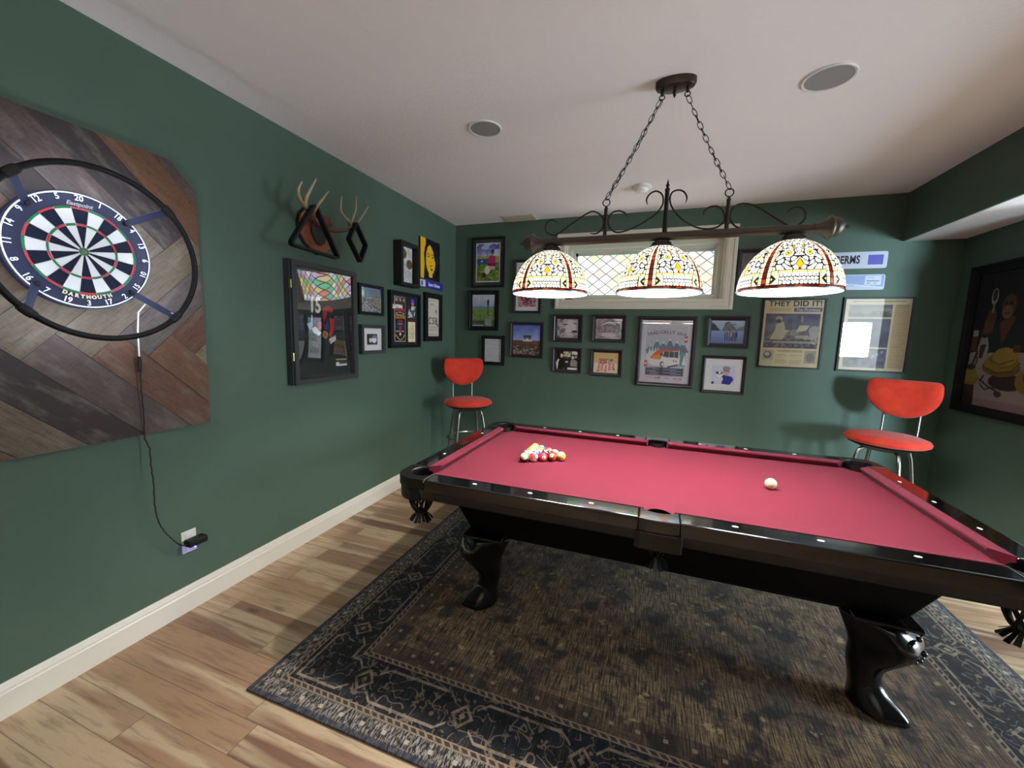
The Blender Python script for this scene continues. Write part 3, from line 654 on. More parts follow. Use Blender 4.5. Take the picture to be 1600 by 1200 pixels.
balls = {(0, 0): ('stripe', '#dd9a2c', 9, 'yellow striped ball at the right tip of the racked triangle', (0.5, 0.2, -1.0)),
 (1, 0): ('solid', '#8c3a22', 7, 'maroon brown ball with a white number spot, beside the yellow striped tip ball', (0, -0.5, -1.5)),
 (2, 0): ('solid', '#d23048', 3, 'pinkish red ball with a number spot, middle of the front edge of the rack', (0, -0.1, -1.15)),
 (3, 0): ('stripe', '#d4404a', 11, 'white topped red striped ball, second from the left along the front edge', (0.5, 0.4, 2.6)),
 (4, 0): ('stripe', '#17161a', '', 'cream and black ball at the near left corner of the rack', (0.9, 0.1, 0.2)),
 (1, 1): ('stripe', '#d4404a', 15, 'red striped ball just behind the yellow tip ball', (0.3, 0, 2)),
 (2, 1): ('solid', '#1c1a20', 8, 'solid black ball in the middle of the rack', (0, -1.4, -1.2)),
 (3, 1): ('solid', '#33479a', 2, 'solid blue ball in the second line of the rack', (0, -1.3, -1.4)),
 (4, 1): ('stripe', '#2f8f7c', 14, 'green striped ball in the second line at the rack left side', (0.25, 0, 2)),
 (2, 2): ('stripe', '#d4404a', 12, 'cream ball with a red stripe near the back edge of the rack', (1.2, 0, 2)),
 (3, 2): ('solid', '#dd9560', 5, 'pale orange ball in the third line of the rack', (0, 0.5, 2)),
 (4, 2): ('stripe', '#e5954a', 13, 'cream ball with an orange stripe at the rack left side', (1.0, 0.3, 2)),
 (3, 3): ('solid', '#2f8f7c', 6, 'solid teal green ball on the back edge of the rack', (0, -1.4, -1.2)),
 (4, 3): ('stripe', '#e0a93c', 10, 'cream ball with a yellow stripe next to the back corner of the rack', (1.0, 0.3, 1)),
 (4, 4): ('solid', '#e3b13c', 1, 'solid yellow ball at the far back corner of the rack', (0, 0.6, 2))}
for (k, j), (kd, c, num, lb, rt) in balls.items():
    ball(AX-k*dxr*1.012, AY+(-k*dyr+j*2*dyr)*1.012, kd, c, num, lb, rt)
ball(2.869, -1.951, 'cue', '#f0e6c8', '', 'single ivory cue ball on the open right half of the red cloth')
# ================================================================== PENDANT LIGHT OVER THE TABLE
LX = 2.260; BZc = 2.018
fx = thing('billiard_pendant_light', 'long bronze bar pendant with three stained glass dome shades over the pool table', 'ceiling light', (LX, LY, H))
obj('canopy', MB().lathe([(0.093, H), (0.093, H-0.022), (0.086, H-0.034), (0.05, H-0.038), (0.0005, H-0.038)], 40, (2.266, LY, 0), sy=0.55, cap=False), M['bronze'], fx, smooth=True)
kn = MB()
kn.lathe([(0.010, H-0.036), (0.006, H-0.045), (0.011, H-0.052), (0.006, H-0.060), (0.008, H-0.064), (0.003, H-0.074), (0.0005, H-0.078)], 14, (2.264, LY, 0))
for x_ in (2.207, 2.322): kn.lathe([(0.008, H-0.036), (0.0075, H-0.056), (0.004, H-0.062)], 12, (x_, LY, 0)); kn.tube([(x_+0.012*math.cos(a), LY, H-0.068+0.012*math.sin(a)) for a in [2*PI*i/16 for i in range(16)]], 0.0028, 6, closed=True)
obj('canopy_finial', kn, M['iron'], fx, smooth=True)
def chain(p0, p1, cord=False):
    p0, p1 = Vector(p0), Vector(p1); d = p1-p0; L = d.length; t = d.normalized(); n = 15; sag = 0.012
    side = Vector((0, 1, 0)); nn = t.cross(side).normalized(); mb = MB()
    for i in range(n):
        c = p0 + d*((i+0.5)/n) + Vector((0, 0, -sag*math.sin(PI*(i+0.5)/n)))
        ang = [0.2, 1.35, 0.5, 1.5, 0.1, 1.1][i % 6]; e = nn*math.cos(ang)+side*math.sin(ang); hl = L/n*0.5+0.006
        mb.tube([c + t*hl*math.cos(a) + e*0.0105*math.sin(a) for a in [2*PI*k/14 for k in range(14)]], 0.0019, 5, closed=True)
    o = obj('chain', mb, M['iron'], fx, smooth=True)
    if cord:
        cd = MB(); pts = []
        for i in range(80):
            s_ = i/79; pts.append(p0 + d*s_ + nn*0.004*math.sin(s_*42) + side*0.005*math.cos(s_*42) + Vector((0, 0, -sag*math.sin(PI*s_))))
        cd.tube(pts, 0.0026, 6); obj('cord', cd, M['blackdull'], fx, smooth=True)
    return o
chain((2.204, LY, H-0.078), (1.967, LY, 2.222), True); chain((2.324, LY, H-0.078), (2.540, LY, 2.222))
bar = MB().lathe([(0.021, 1.60), (0.021, 2.93)], 24, (0, LY, BZc), 'x'); obj('bar', bar, M['beam'], fx, smooth=True)
for e_, s_ in ((1.497, 1), (3.027, -1)):
    pr = [(0.0005, 0.0), (0.007, 0.003), (0.008, 0.009), (0.005, 0.014), (0.006, 0.020), (0.022, 0.024), (0.034, 0.034), (0.041, 0.046), (0.043, 0.052), (0.043, 0.062), (0.047, 0.066), (0.051, 0.072), (0.051, 0.078), (0.044, 0.084), (0.034, 0.096), (0.027, 0.112), (0.0225, 0.125), (0.0225, 0.135)]
    obj('end_finial', MB().lathe([(r, e_+s_*h) for r, h in pr], 28, (0, LY, BZc), 'x'), M['beam'], fx, smooth=True)
LO = [(1.712, 2.117), (1.683, 2.136), (1.652, 2.126), (1.64, 2.098), (1.654, 2.069), (1.686, 2.056), (1.718, 2.063), (1.796, 2.115), (1.877, 2.16), (1.913, 2.161), (1.947, 2.136), (1.958, 2.101), (1.947, 2.067), (1.918, 2.05), (1.889, 2.054)]
LI = [(2.08, 2.121), (2.062, 2.146), (2.028, 2.158), (1.994, 2.146), (1.981, 2.111), (1.993, 2.076), (2.023, 2.052), (2.068, 2.055), (2.133, 2.079), (2.206, 2.123), (2.24, 2.163), (2.246, 2.195), (2.236, 2.223), (2.209, 2.239), (2.179, 2.227), (2.166, 2.202), (2.172, 2.177)]
RI = [(2.35, 2.171), (2.354, 2.197), (2.339, 2.224), (2.313, 2.235), (2.285, 2.226), (2.277, 2.193), (2.293, 2.149), (2.344, 2.092), (2.407, 2.053), (2.468, 2.042), (2.511, 2.055), (2.528, 2.085), (2.52, 2.121), (2.494, 2.144), (2.46, 2.144), (2.437, 2.127), (2.435, 2.107)]
RO = [(2.631, 2.042), (2.608, 2.036), (2.573, 2.051), (2.551, 2.088), (2.556, 2.124), (2.58, 2.145), (2.621, 2.146), (2.669, 2.125), (2.737, 2.076), (2.784, 2.043), (2.82, 2.035), (2.849, 2.053), (2.857, 2.082), (2.843, 2.107), (2.817, 2.117), (2.792, 2.106), (2.784, 2.092)]
def smoothpath(P, n=5):
    P = [Vector((a, LY, b)) for a, b in P]; out = []
    for i in range(len(P)-1):
        p0, p1, p2, p3 = P[max(0, i-1)], P[i], P[i+1], P[min(len(P)-1, i+2)]
        for k in range(n):
            t = k/n; out.append(0.5*((2*p1)+(-p0+p2)*t+(2*p0-5*p1+4*p2-p3)*t*t+(-p0+3*p1-3*p2+p3)*t**3))
    out.append(P[-1]); return out
for S_ in (LO, LI, RI, RO):
    pp = smoothpath(S_); n_ = len(pp); rr = [0.0042*min(1, 0.35+min(i, n_-1-i)/8) for i in range(n_)]
    obj('scroll', MB().tube(pp, rr, 8), M['bronze'], fx, smooth=True)
for x_ in (1.967, 2.540):
    ps = MB()
    ps.lathe([(0.0095, BZc+0.01), (0.009, 2.165), (0.011, 2.17), (0.008, 2.178), (0.003, 2.186)], 14, (x_, LY, 0))
    ps.tube([(x_+0.018*math.cos(a), LY, 2.203+0.018*math.sin(a)) for a in [2*PI*i/20 for i in range(20)]], 0.003, 6, closed=True)
    obj('hanging_post', ps, M['bronze'], fx, smooth=True)
obj('centre_post', MB().lathe([(0.0115, BZc+0.01), (0.0105, 2.236), (0.013, 2.24), (0.009, 2.248), (0.006, 2.254), (0.010, 2.262), (0.005, 2.270), (0.0045, 2.276), (0.0005, 2.292)], 16, (2.262, LY, 0)), M['iron'], fx, smooth=True)

# painted glass panel pattern, five panels per dome
def shade_canvas():
    W_, H_ = 96, 100; p = Pt(W_, H_, '#ffffff'); p.asp = 1.15
    cells = []
    rg = np.random.default_rng(5); X = p.X; Y = p.Y; Xs = np.where(X > 0.5, 1-X, X)
    # irregular white pieces with lead lines, mirrored about the centre of the panel
    pts = [((i+0.5+0.55*(rg.random()-0.5)+0.25*(j % 2))*0.5/4, 0.27+(j+0.5+0.5*(rg.random()-0.5))*0.73/10) for i in range(4) for j in range(10)]
    Xw = Xs+0.028*np.sin(Y*17+1.0)+0.012*np.sin(Y*41); Yw = Y+0.030*np.sin(Xs*21); d = np.stack([np.hypot((Xw-a)*1.0, (Yw-b)*1.25) for a, b in pts]); ds = np.sort(d, axis=0); p.a[:] = p.c('#fffdf6')
    lead = (ds[1]-ds[0]) < 0.022
    p.m(lead, '#100e12')
    own = d.argmin(axis=0)
    for k in (3, 14, 26, 38): p.m((own == k) & ~lead, '#fffaea')
    def out(f): f('#120f12', 0.014); f(None, 0)
    # flowers
    for cx in (0.31, 0.69):
        for r_, c_ in ((0.105, '#120f12'), (0.092, '#fffdf2'), (0.056, '#120f12'), (0.046, '#f3dc6a'), (0.020, '#6b5a20')): p.ell(cx, 0.545, r_, r_*0.95, c_)
    # central ornament
    for (a, b, c2, d2) in ((0.40, 0.66, 0.60, 0.72), (0.36, 0.78, 0.64, 0.84)):
        p.rect(a-0.012, b-0.012, c2+0.012, d2+0.012, '#120f12'); p.rect(a, b, c2, d2, '#ffffff')
    for a in (0.375, 0.565): p.rect(a-0.007, 0.651, a+0.067, 0.725, '#120f12'); p.rect(a, 0.658, a+0.060, 0.718, '#c4bb45')
    p.poly([(0.5, 0.50), (0.43, 0.625), (0.57, 0.625)], '#120f12'); p.poly([(0.5, 0.522), (0.447, 0.616), (0.553, 0.616)], '#f2f2e0')
    p.poly([(0.5, 0.46), (0.43, 0.34), (0.5, 0.27), (0.57, 0.34)], '#120f12'); p.poly([(0.5, 0.44), (0.448, 0.34), (0.5, 0.285), (0.552, 0.34)], '#f0d21e')
    p.rect(0.475, 0.235, 0.525, 0.285, '#c8471c')
    p.rect(0.46, 0.86, 0.54, 0.93, '#f5e6a0')
    # yellow line, honeycomb band
    p.rect(0, 0.205, 1, 0.255, '#120f12'); p.rect(0, 0.213, 1, 0.247, '#fbf1b4')
    for a in (0.2, 0.4, 0.6, 0.8): p.rect(a, 0.205, a+0.01, 0.255, '#120f12')
    p.rect(0, 0.048, 1, 0.205, '#fffdf4')
    p.rect(0.215, 0.048, 0.785, 0.205, '#fffef8')
    hx_ = (X-0.22)/0.057; row = np.floor((Y-0.048)/0.053); fx_ = (hx_+0.5*(row % 2)) % 1-0.5; fy_ = ((Y-0.048)/0.053) % 1-0.5
    p.m((X > 0.22) & (X < 0.78) & (Y > 0.05) & (Y < 0.203) & (np.hypot(fx_, fy_) > 0.46), '#1d1b20')
    for a in (0.215, 0.775): p.rect(a, 0.048, a+0.012, 0.205, '#120f12'); p.rect(a-(0.03 if a < .5 else -0.014), 0.048, a+(-0.002 if a < .5 else 0.042), 0.205, '#fbf1b4')
    for cx in (0.115, 0.885):
        dd = np.abs(X-cx)/0.062+np.abs(Y-0.126)/0.060; p.m(dd < 1.15, '#2c2a1c'); p.m((dd < 1.0) & (dd > 0.45) & (np.abs(np.abs(X-cx)/0.062-np.abs(Y-0.126)/0.060) > 0.32), '#5f5c2a'); p.m(dd < 0.33, '#f3e6a0')
    # rim band
    p.rect(0, 0, 1, 0.052, '#2b1712')
    for i in range(9): p.rect(i/9+0.006, 0.007, (i+1)/9-0.004, 0.043, ['#8a3d22', '#7a2c1c', '#a4502a', '#6d2a1e', '#b8602c'][i % 5])
    # ribs at both panel edges
    for a0, a1, c_ in ((0, 0.034, '#8f3f1c'), (0.034, 0.042, '#140c08'), (0.042, 0.070, '#fffcec'), (0.070, 0.078, '#120f12'), (0.078, 0.098, '#fbf2c0'), (0.098, 0.106, '#120f12')):
        for m_ in (False, True):
            q0, q1 = (1-a1, 1-a0) if m_ else (a0, a1); p.rect(q0, 0.052, q1, 0.86 if a0 > 0.03 else 1, c_)
    for b in np.arange(0.06, 1, 0.085):
        for (q0, q1) in ((0, 0.106), (0.894, 1)): p.rect(q0, b, q1, b+0.010, '#140c08')
        if int(b*100) % 3 == 0: p.rect(0, b+0.012, 0.034, b+0.07, '#c8672a'); p.rect(0.966, b+0.012, 1, b+0.07, '#c8672a')
    return p
SHC = shade_canvas()
def shade_mesh():
    prof = [(0.210, 1.735), (0.2085, 1.765), (0.202, 1.800), (0.190, 1.835), (0.172, 1.870), (0.148, 1.903), (0.118, 1.930), (0.086, 1.951), (0.052, 1.966)]
    P = [Vector((a, b)) for a, b in prof]; cum = [0]
    for i in range(1, len(P)): cum.append(cum[-1]+(P[i]-P[i-1]).length)
    def at(t):
        s_ = t*cum[-1]
        for i in range(1, len(P)):
            if s_ <= cum[i]+1e-9: f = (s_-cum[i-1])/(cum[i]-cum[i-1]); return P[i-1].lerp(P[i], f)
        return P[-1]
    W_, H_ = SHC.w, SHC.h; n = 5*W_; mb = MB(); a = np.clip(SHC.a, 0, 1); a = np.where(a <= 0.04045, a/12.92, ((a+0.055)/1.055)**2.4)**1.6
    for j in range(H_+1):
        r, z = at(j/H_)
        for i in range(n):
            th = 2*PI*i/n; mb.v.append((r*math.cos(th), r*math.sin(th), z-1.735))
    for j in range(H_):
        for i in range(n): mb.f.append((j*n+i, j*n+(i+1) % n, (j+1)*n+(i+1) % n, (j+1)*n+i)); mb.c.append(tuple(a[j, i % W_]))
    return mb
def shadeglass():
    t = NT('leaded_shade_glass'); c = t.attr(); geo = t.n('ShaderNodeNewGeometry').outputs['Backfacing']
    n = t.noise(t.coord(), 30, 3)
    pr = t.n('ShaderNodeBsdfPrincipled', {'Base Color': c, 'Roughness': 0.2, 'Emission Color': c, 'Emission Strength': t.ma('ADD', 0.70, t.ma('MULTIPLY', n, 0.2))})
    t.t.links.new(pr.outputs[0], t.out.inputs[0]); return t.m
SG = shadeglass()
def innerglass():
    t = NT('shade_inner_glass'); c = t.attr(); cc = t.mix(0.22, (1.0, 1.0, 1.0), c)
    pr = t.n('ShaderNodeBsdfPrincipled', {'Base Color': (0.8, 0.8, 0.82, 1), 'Roughness': 0.35, 'Emission Color': cc, 'Emission Strength': 2.2})
    t.t.links.new(pr.outputs[0], t.out.inputs[0]); return t.m
outer_mb = shade_mesh()
for (x_, i_), ang in zip(SHADES, (-117.5, -101, -130)):
    if i_ == 0:
        so = obj('stained_glass_shade', outer_mb, SG, fx, world=False, smooth=True); first = so
        im = MB(); im.v = [(x*0.975, y*0.975, z*0.985+0.001) for x, y, z in outer_mb.v]; im.f = [f[::-1] for f in outer_mb.f]; im.c = outer_mb.c
        # thin out: inner lining
        si = obj('shade_lining', im, innerglass(), so, world=False, smooth=True); fi = si
        rm = MB().lathe([(0.210, -0.001), (0.2125, -0.001), (0.2125, 0.004), (0.210, 0.005), (0.204, 0.004), (0.204, -0.001)], 80, cap=False)
        ri = obj('shade_rim', rm, M['silver'], so, world=False, smooth=True); fr0 = ri
        bb = MB().sphere((0, 0, 0.175), 0.026, 20, 12, (1, 1, 1.2)); bu = obj('light_bulb', bb, emat('bulb_glow', '#fff4e0', 6.0), so, world=False, smooth=True)
        cp = MB().lathe([(0.058, 0.226), (0.060, 0.232), (0.050, 0.240), (0.047, 0.250), (0.038, 0.256), (0.030, 0.263), (0.014, 0.266), (0.012, 0.275)], 30); ca_ = obj('shade_cap', cp, M['bronze'], so, world=False, smooth=True)
        bu.visible_shadow = True
    else:
        so = first.copy(); COL.objects.link(so); so.parent = fx
        for ch in (fi, fr0, bu, ca_):
            c2 = ch.copy(); COL.objects.link(c2); c2.parent = so
    so.location = (x_-LX, 0, 1.735-H); so.rotation_euler = (0, 0, math.radians(ang))

# ================================================================== CEILING FITTINGS
def ceil_speaker(x, y, r, label):
    t = thing('ceiling_speaker', label, 'ceiling speaker', (x, y, H), group=None)
    obj('bezel', MB().lathe([(r, H), (r, H-0.004), (r*0.97, H-0.007), (r*0.89, H-0.006), (r*0.88, H)], 56, (x, y, 0), cap=False), M['white'], t, smooth=True)
    obj('grille', MB().lathe([(r*0.885, H-0.001), (r*0.885, H-0.004), (0.0005, H-0.006)], 56, (x, y, 0)), M['grille'], t, smooth=True)
ceil_speaker(1.200, -1.918, 0.100, 'round grey ceiling speaker left of the pendant light')
ceil_speaker(2.938, -1.888, 0.108, 'round grey ceiling speaker right of the pendant light')
t = thing('smoke_detector', 'white round smoke detector on the ceiling behind the pendant light', 'smoke detector', (2.068, -0.70, H))
obj('base', MB().lathe([(0.074, H), (0.074, H-0.012), (0.066, H-0.020), (0.056, H-0.022)], 40, (2.068, -0.70, 0)), M['white'], t, smooth=True)
obj('sensor_cap', MB().lathe([(0.052, H-0.020), (0.052, H-0.034), (0.044, H-0.042), (0.02, H-0.046), (0.0005, H-0.047)], 40, (2.068, -0.70, 0)), simple('bright_plastic', '#ecebe7', 0.4, var=0.01), t, smooth=True)
t = thing('ceiling_vent', 'flat beige ceiling vent next to the back wall', 'vent', (0.81, -0.12, H))
obj('vent_frame', MB().bx(0.632, 0.99, -0.215, -0.012, H-0.008, H), simple('beige_vent', '#c9bfae', 0.5, var=0.02), t, bevel=0.003)
lv = MB()
for i in range(7): lv.bx(0.65, 0.972, -0.20+i*0.026, -0.20+i*0.026+0.014, H-0.011, H-0.007)
obj('louvre', lv, simple('vent_slats', '#b9ae9c', 0.5, var=0.02), t)

# ================================================================== BAR STOOLS
def velvet():
    t = NT('red_velvet'); v = t.coord(); f = t.noise(v, 12, 4, 0.6)
    return t.princ(color=t.mix(f, lin('#a81f14'), lin('#e0472c')), rough=0.75, sheen=0.15, spec=0.2, normal=t.bump(t.noise(v, 90, 2), 0.2, 0.002))
M['velvet'] = velvet()
def round_poly(pts, r, n=6):
    out = []; m = len(pts)
    for i in range(m):
        p0, p, p1 = Vector(pts[i-1]), Vector(pts[i]), Vector(pts[(i+1) % m]); a = (p0-p).normalized(); b = (p1-p).normalized(); A = p+a*r; B = p+b*r
        for k in range(n+1): t_ = k/n; out.append(tuple((A*(1-t_)**2+p*2*t_*(1-t_)+B*t_*t_)))
    return out
def stool(loc, rz, label):
    """local frame: sitter faces -y, backrest at +y"""
    t = thing('bar_stool', label, 'bar stool', loc, rz, 'red velvet swivel bar stools'); L = lambda n, mb, m, p=t, **k: obj(n, mb, m, p, world=False, **k)
    se = MB().lathe([(0.0005, 0.772), (0.16, 0.774), (0.225, 0.780), (0.246, 0.792), (0.250, 0.808), (0.238, 0.826), (0.19, 0.842), (0.10, 0.850), (0.0005, 0.852)], 48, sy=0.94)
    L('seat', se, M['velvet'], smooth=True)
    L('seat_pan', MB().lathe([(0.13, 0.730), (0.15, 0.740), (0.22, 0.770), (0.10, 0.776)], 40, sy=0.94), M['iron'], smooth=True)
    # backrest: half-moon cushion in the xz plane, gently curved
    a = [(-0.208, 1.232), (0.208, 1.232)]; out = round_poly([(-0.215, 1.14), (-0.212, 1.243), (0.212, 1.243), (0.215, 1.14)], 0.045, 6)[7:-7] + [(0.216*math.cos(q), 1.155-0.205*math.sin(q)) for q in [PI*i/22 for i in range(23)]]
    n = len(out); C0 = Vector((0, 1.10)); mb = MB(); rings = []
    for k, (s_, dep) in enumerate(((1.0, 0.0), (1.0, 0.018), (0.975, 0.034), (0.90, 0.046), (0.6, 0.052), (0.25, 0.054))):
        rings.append([(C0.x+(x-C0.x)*s_, z_, dep) for x, z_ in [(q[0], C0.y+(q[1]-C0.y)*s_) for q in out]])
    vs = []; BY = 0.262
    for rg_ in rings:
        for (x, z_, dep) in rg_: vs.append((x, BY - dep - 0.9*x*x*0.9, z_))
    fs = [(i*n+j, i*n+(j+1) % n, (i+1)*n+(j+1) % n, (i+1)*n+j) for i in range(len(rings)-1) for j in range(n)] + [tuple(range(n)), tuple((len(rings)-1)*n+j for j in range(n))]
    mb.add(vs, fs); L('backrest', mb, M['velvet'], smooth=True)
    sh_ = MB(); vs = []
    for dy_, s_ in ((0.001, 1.015), (0.012, 1.015), (0.018, 0.96)):
        for x, z_ in out: xx = x*s_; vs.append((xx, BY+dy_-0.81*x*x, C0.y+(z_-C0.y)*s_))
    sh_.add(vs, [(i*n+j, i*n+(j+1) % n, (i+1)*n+(j+1) % n, (i+1)*n+j) for i in range(2) for j in range(n)] + [tuple(range(n)), tuple(2*n+j for j in range(n))])
    L('back_shell', sh_, M['iron'], smooth=True)
    for x in (-0.105, 0.105):
        L('back_post', MB().tube([(x, 0.05, 0.765), (x, 0.20, 0.762), (x, 0.238, 0.785), (x, 0.252, 0.85), (x, 0.262, 1.05)], 0.0075, 10), M['chrome'], smooth=True)
    for k in range(4):
        an = PI/4+k*PI/2; c_, s_ = math.cos(an), math.sin(an)
        L('leg', MB().tube([(0.10*c_, 0.10*s_, 0.735), (0.135*c_, 0.135*s_, 0.733), (0.160*c_, 0.160*s_, 0.715), (0.176*c_, 0.176*s_, 0.66), (0.232*c_, 0.232*s_, 0.30), (0.278*c_, 0.278*s_, 0.008)], 0.0125, 12), M['chrome'], smooth=True)
    L('foot_ring', MB().tube([(0.206*math.cos(a), 0.206*math.sin(a), 0.44) for a in [2*PI*i/40 for i in range(40)]], 0.0085, 8, closed=True), M['chrome'], smooth=True)
    ft = MB()
    for k in range(4): an = PI/4+k*PI/2; ft.lathe([(0.016, 0.0), (0.016, 0.016), (0.012, 0.02)], 12, (0.279*math.cos(an), 0.279*math.sin(an), 0))
    L('foot_cap', ft, M['blackdull'])
    return t
stool((0.475, -0.60, 0), math.radians(40), 'red velvet bar stool in the back left corner')
stool((3.925, -0.60, 0), math.radians(-40), 'red velvet bar stool at the dark right end of the back wall')
# ================================================================== LEFT WALL: PLANK PANEL AND DARTBOARD
def clip(poly, keep):
    for (nx, ny, d) in keep:
        out = []; m = len(poly)
        for i in range(m):
            a, b = poly[i], poly[(i+1) % m]; da = a[0]*nx+a[1]*ny-d; db = b[0]*nx+b[1]*ny-d
            if da <= 0: out.append(a)
            if da*db < 0: t_ = da/(da-db); out.append((a[0]+(b[0]-a[0])*t_, a[1]+(b[1]-a[1])*t_))
        poly = out
        if len(poly) < 3: return None
    return poly
def plankmat():
    t = NT('reclaimed_planks'); uv = t.n('ShaderNodeUVMap', uv_map='UVMap').outputs[0]; c = t.attr()
    g = t.noise(t.mapping(uv, (5, 60, 1)), 2.5, 5, 0.65); b = t.noise(t.mapping(uv, (2.5, 7, 1)), 2.2, 4, 0.6); k = t.noise(t.mapping(uv, (90, 14, 1)), 2, 2)
    c = t.mix(t.ma('MULTIPLY', t.ramp(g, [(0.45, (0, 0, 0)), (0.7, (1, 1, 1))]), 0.55), c, lin('#1f1712'))
    c = t.mix(t.ma('MULTIPLY', t.ramp(b, [(0.50, (0, 0, 0)), (0.68, (1, 1, 1))]), 0.35), c, lin('#7d776a'))
    c = t.mix(t.ma('MULTIPLY', t.ramp(k, [(0.5, (0, 0, 0)), (0.7, (1, 1, 1))]), 0.3), c, lin('#241c18'))
    return t.princ(color=c, rough=0.55, spec=0.35, normal=t.bump(g, 0.25, 0.002))
PY0, PY1, PZ0, PZ1 = -4.10, -2.842, 0.994, 2.286
pm = MB(); uvs = []; rgp = random.Random(21)
pal = ['#50412f', '#5d5140', '#3c2e28', '#2a1c1b', '#6d5f4b', '#4a3d38', '#5b3d2a', '#332a2b', '#776a52', '#2c201c', '#514844', '#63432d']
pw_, pl_ = 0.142, 0.71; bc = (-3.30, 1.36)
keep = [(1, 0, PY1), (-1, 0, -PY0), (0, 1, PZ1), (0, -1, -PZ0), (1/math.sqrt(2), 1/math.sqrt(2), (PY1+PZ1-0.11)/math.sqrt(2))]
s45 = math.sqrt(0.5)
bkp = clip([(PY0+0.004, PZ0+0.004), (PY1-0.004, PZ0+0.004), (PY1-0.004, PZ1-0.004), (PY0+0.004, PZ1-0.004)], [(1/math.sqrt(2), 1/math.sqrt(2), (PY1+PZ1-0.125)/math.sqrt(2))])
pm.prism(bkp, 0.001, 0.018, lambda a, b, c_: (c_, a, b), lin('#2a211b')); uvs += [(0, 0)]*sum(len(f) for f in pm.f)
for i in range(-14, 15):
    for j in range(-14, 15):
        for kind in (0, 1):
            a0 = i*pw_; b0 = i*pw_ + j*2*pl_
            if kind == 0: q = [(a0, b0), (a0+pl_, b0), (a0+pl_, b0+pw_), (a0, b0+pw_)]
            else: q = [(a0, b0+pw_), (a0+pw_, b0+pw_), (a0+pw_, b0+pw_+pl_), (a0, b0+pw_+pl_)]
            g_ = 0.0008
            cx_ = sum(p[0] for p in q)/4; cy_ = sum(p[1] for p in q)/4
            q = [(p[0]+(g_ if p[0] < cx_ else -g_), p[1]+(g_ if p[1] < cy_ else -g_)) for p in q]
            w_ = [(bc[0]+(p[0]*s45+p[1]*s45), bc[1]+(-p[0]*s45+p[1]*s45)) for p in q]
            cl = clip(w_, keep)
            if not cl: continue
            dep = 0.027+rgp.random()*0.004; n_ = len(cl); st_ = len(pm.f); ou, ov = rgp.random()*9, rgp.random()*9
            col = lin(rgp.choice(pal)); pm.prism(cl, 0.018, dep, lambda a, b, c_: (c_, a, b), col)
            def uvof(a, b):
                l = (a*s45 - b*s45, a*s45 + b*s45); return (l[0]+ou, l[1]+ov) if kind == 0 else (l[1]+ou, l[0]+ov)
            for f in pm.f[st_:]:
                for vi in f: vx = pm.v[vi]; uvs.append(uvof(vx[1], vx[2]))
pm.uv = uvs
pn = obj('wood_panel', pm, plankmat()); tag(pn, 'square panel of diagonal dark reclaimed wood planks behind the dartboard', 'wood panel')

DY, DZ = -3.308, 1.790; N0 = 0.0325
db = thing('dartboard', 'round dartboard with red and green rings mounted on the wood panel', 'dartboard', (N0, DY, DZ))
navy = simple('navy_sisal', '#171d38', 0.7, var=0.15, vscale=120)
obj('board', MB().lathe([(0.222, N0), (0.2265, N0+0.004), (0.2265, N0+0.032), (0.222, N0+0.036), (0.0005, N0+0.036)], 72, (0, DY, DZ), 'x'), navy, db, smooth=True)
sc = MB(); NF = N0+0.0372; rad = [0.0064, 0.0159, 0.099, 0.107, 0.162, 0.170]
order = [20, 1, 18, 4, 13, 6, 10, 15, 2, 17, 3, 19, 7, 16, 8, 11, 14, 9, 12, 5]
WHT, BLK, RED, GRN = lin('#cfd2cf'), lin('#15192b'), lin('#c23a40'), lin('#1f7a4c')
def pol(r, a): return (NF, DY+r*math.sin(a), DZ+r*math.cos(a))
for k in range(20):
    for (r0, r1, c0, c1) in ((0.0159, 0.099, BLK, WHT), (0.099, 0.107, RED, GRN), (0.107, 0.162, BLK, WHT), (0.162, 0.170, RED, GRN)):
        a0 = (k-0.5)*PI/10; m_ = 5
        for q in range(m_):
            b0, b1 = a0+q*PI/10/m_, a0+(q+1)*PI/10/m_; sc.add([pol(r0, b0), pol(r1, b0), pol(r1, b1), pol(r0, b1)], [(3, 2, 1, 0)], c0 if k % 2 == 0 else c1)
for r0, r1, c_ in ((0.0064, 0.0159, GRN), (0.0002, 0.0064, RED)):
    for q in range(24): b0, b1 = 2*PI*q/24, 2*PI*(q+1)/24; sc.add([pol(r0, b0), pol(r1, b0), pol(r1, b1), pol(r0, b1)], [(3, 2, 1, 0)], c_)
obj('scoring_face', sc, paintmat('dyed_sisal', 0.8, 0.2), db)
wi = MB()
for r in rad: wi.tube([(NF+0.0012, DY+r*math.sin(a), DZ+r*math.cos(a)) for a in [2*PI*i/64 for i in range(64)]], 0.0007, 4, closed=True)
for k in range(20):
    a = (k+0.5)*PI/10; wi.tube([(NF+0.0012, DY+r*math.sin(a), DZ+r*math.cos(a)) for r in (0.0159, 0.170)], 0.0007, 4)
obj('wire_spider', wi, M['chrome'], db)
obj('number_ring', MB().tube([(NF+0.002, DY+0.219*math.sin(a), DZ+0.219*math.cos(a)) for a in [2*PI*i/72 for i in range(72)]], 0.0028, 6, closed=True), M['whiteink'], db, smooth=True)
for k, nm in enumerate(order):
    a = k*PI/10; rt = -a if math.cos(a) > -0.05 else -a+PI
    obj('number', text_mb(str(nm), 0.030, FL, DY+0.2035*math.sin(a), DZ+0.2035*math.cos(a), NF+0.0012, 0.001, 0.0005, 0.9, rot=rt), M['whiteink'], db)
obj('lettering', text_mb('Eastpoint', 0.022, FL, DY, DZ+0.1800, NF+0.001, 0.0008, 0.0004, 0.95, shear=0.3), M['greyink'] if False else simple('silver_ink', '#a7a9ae', 0.5), db)
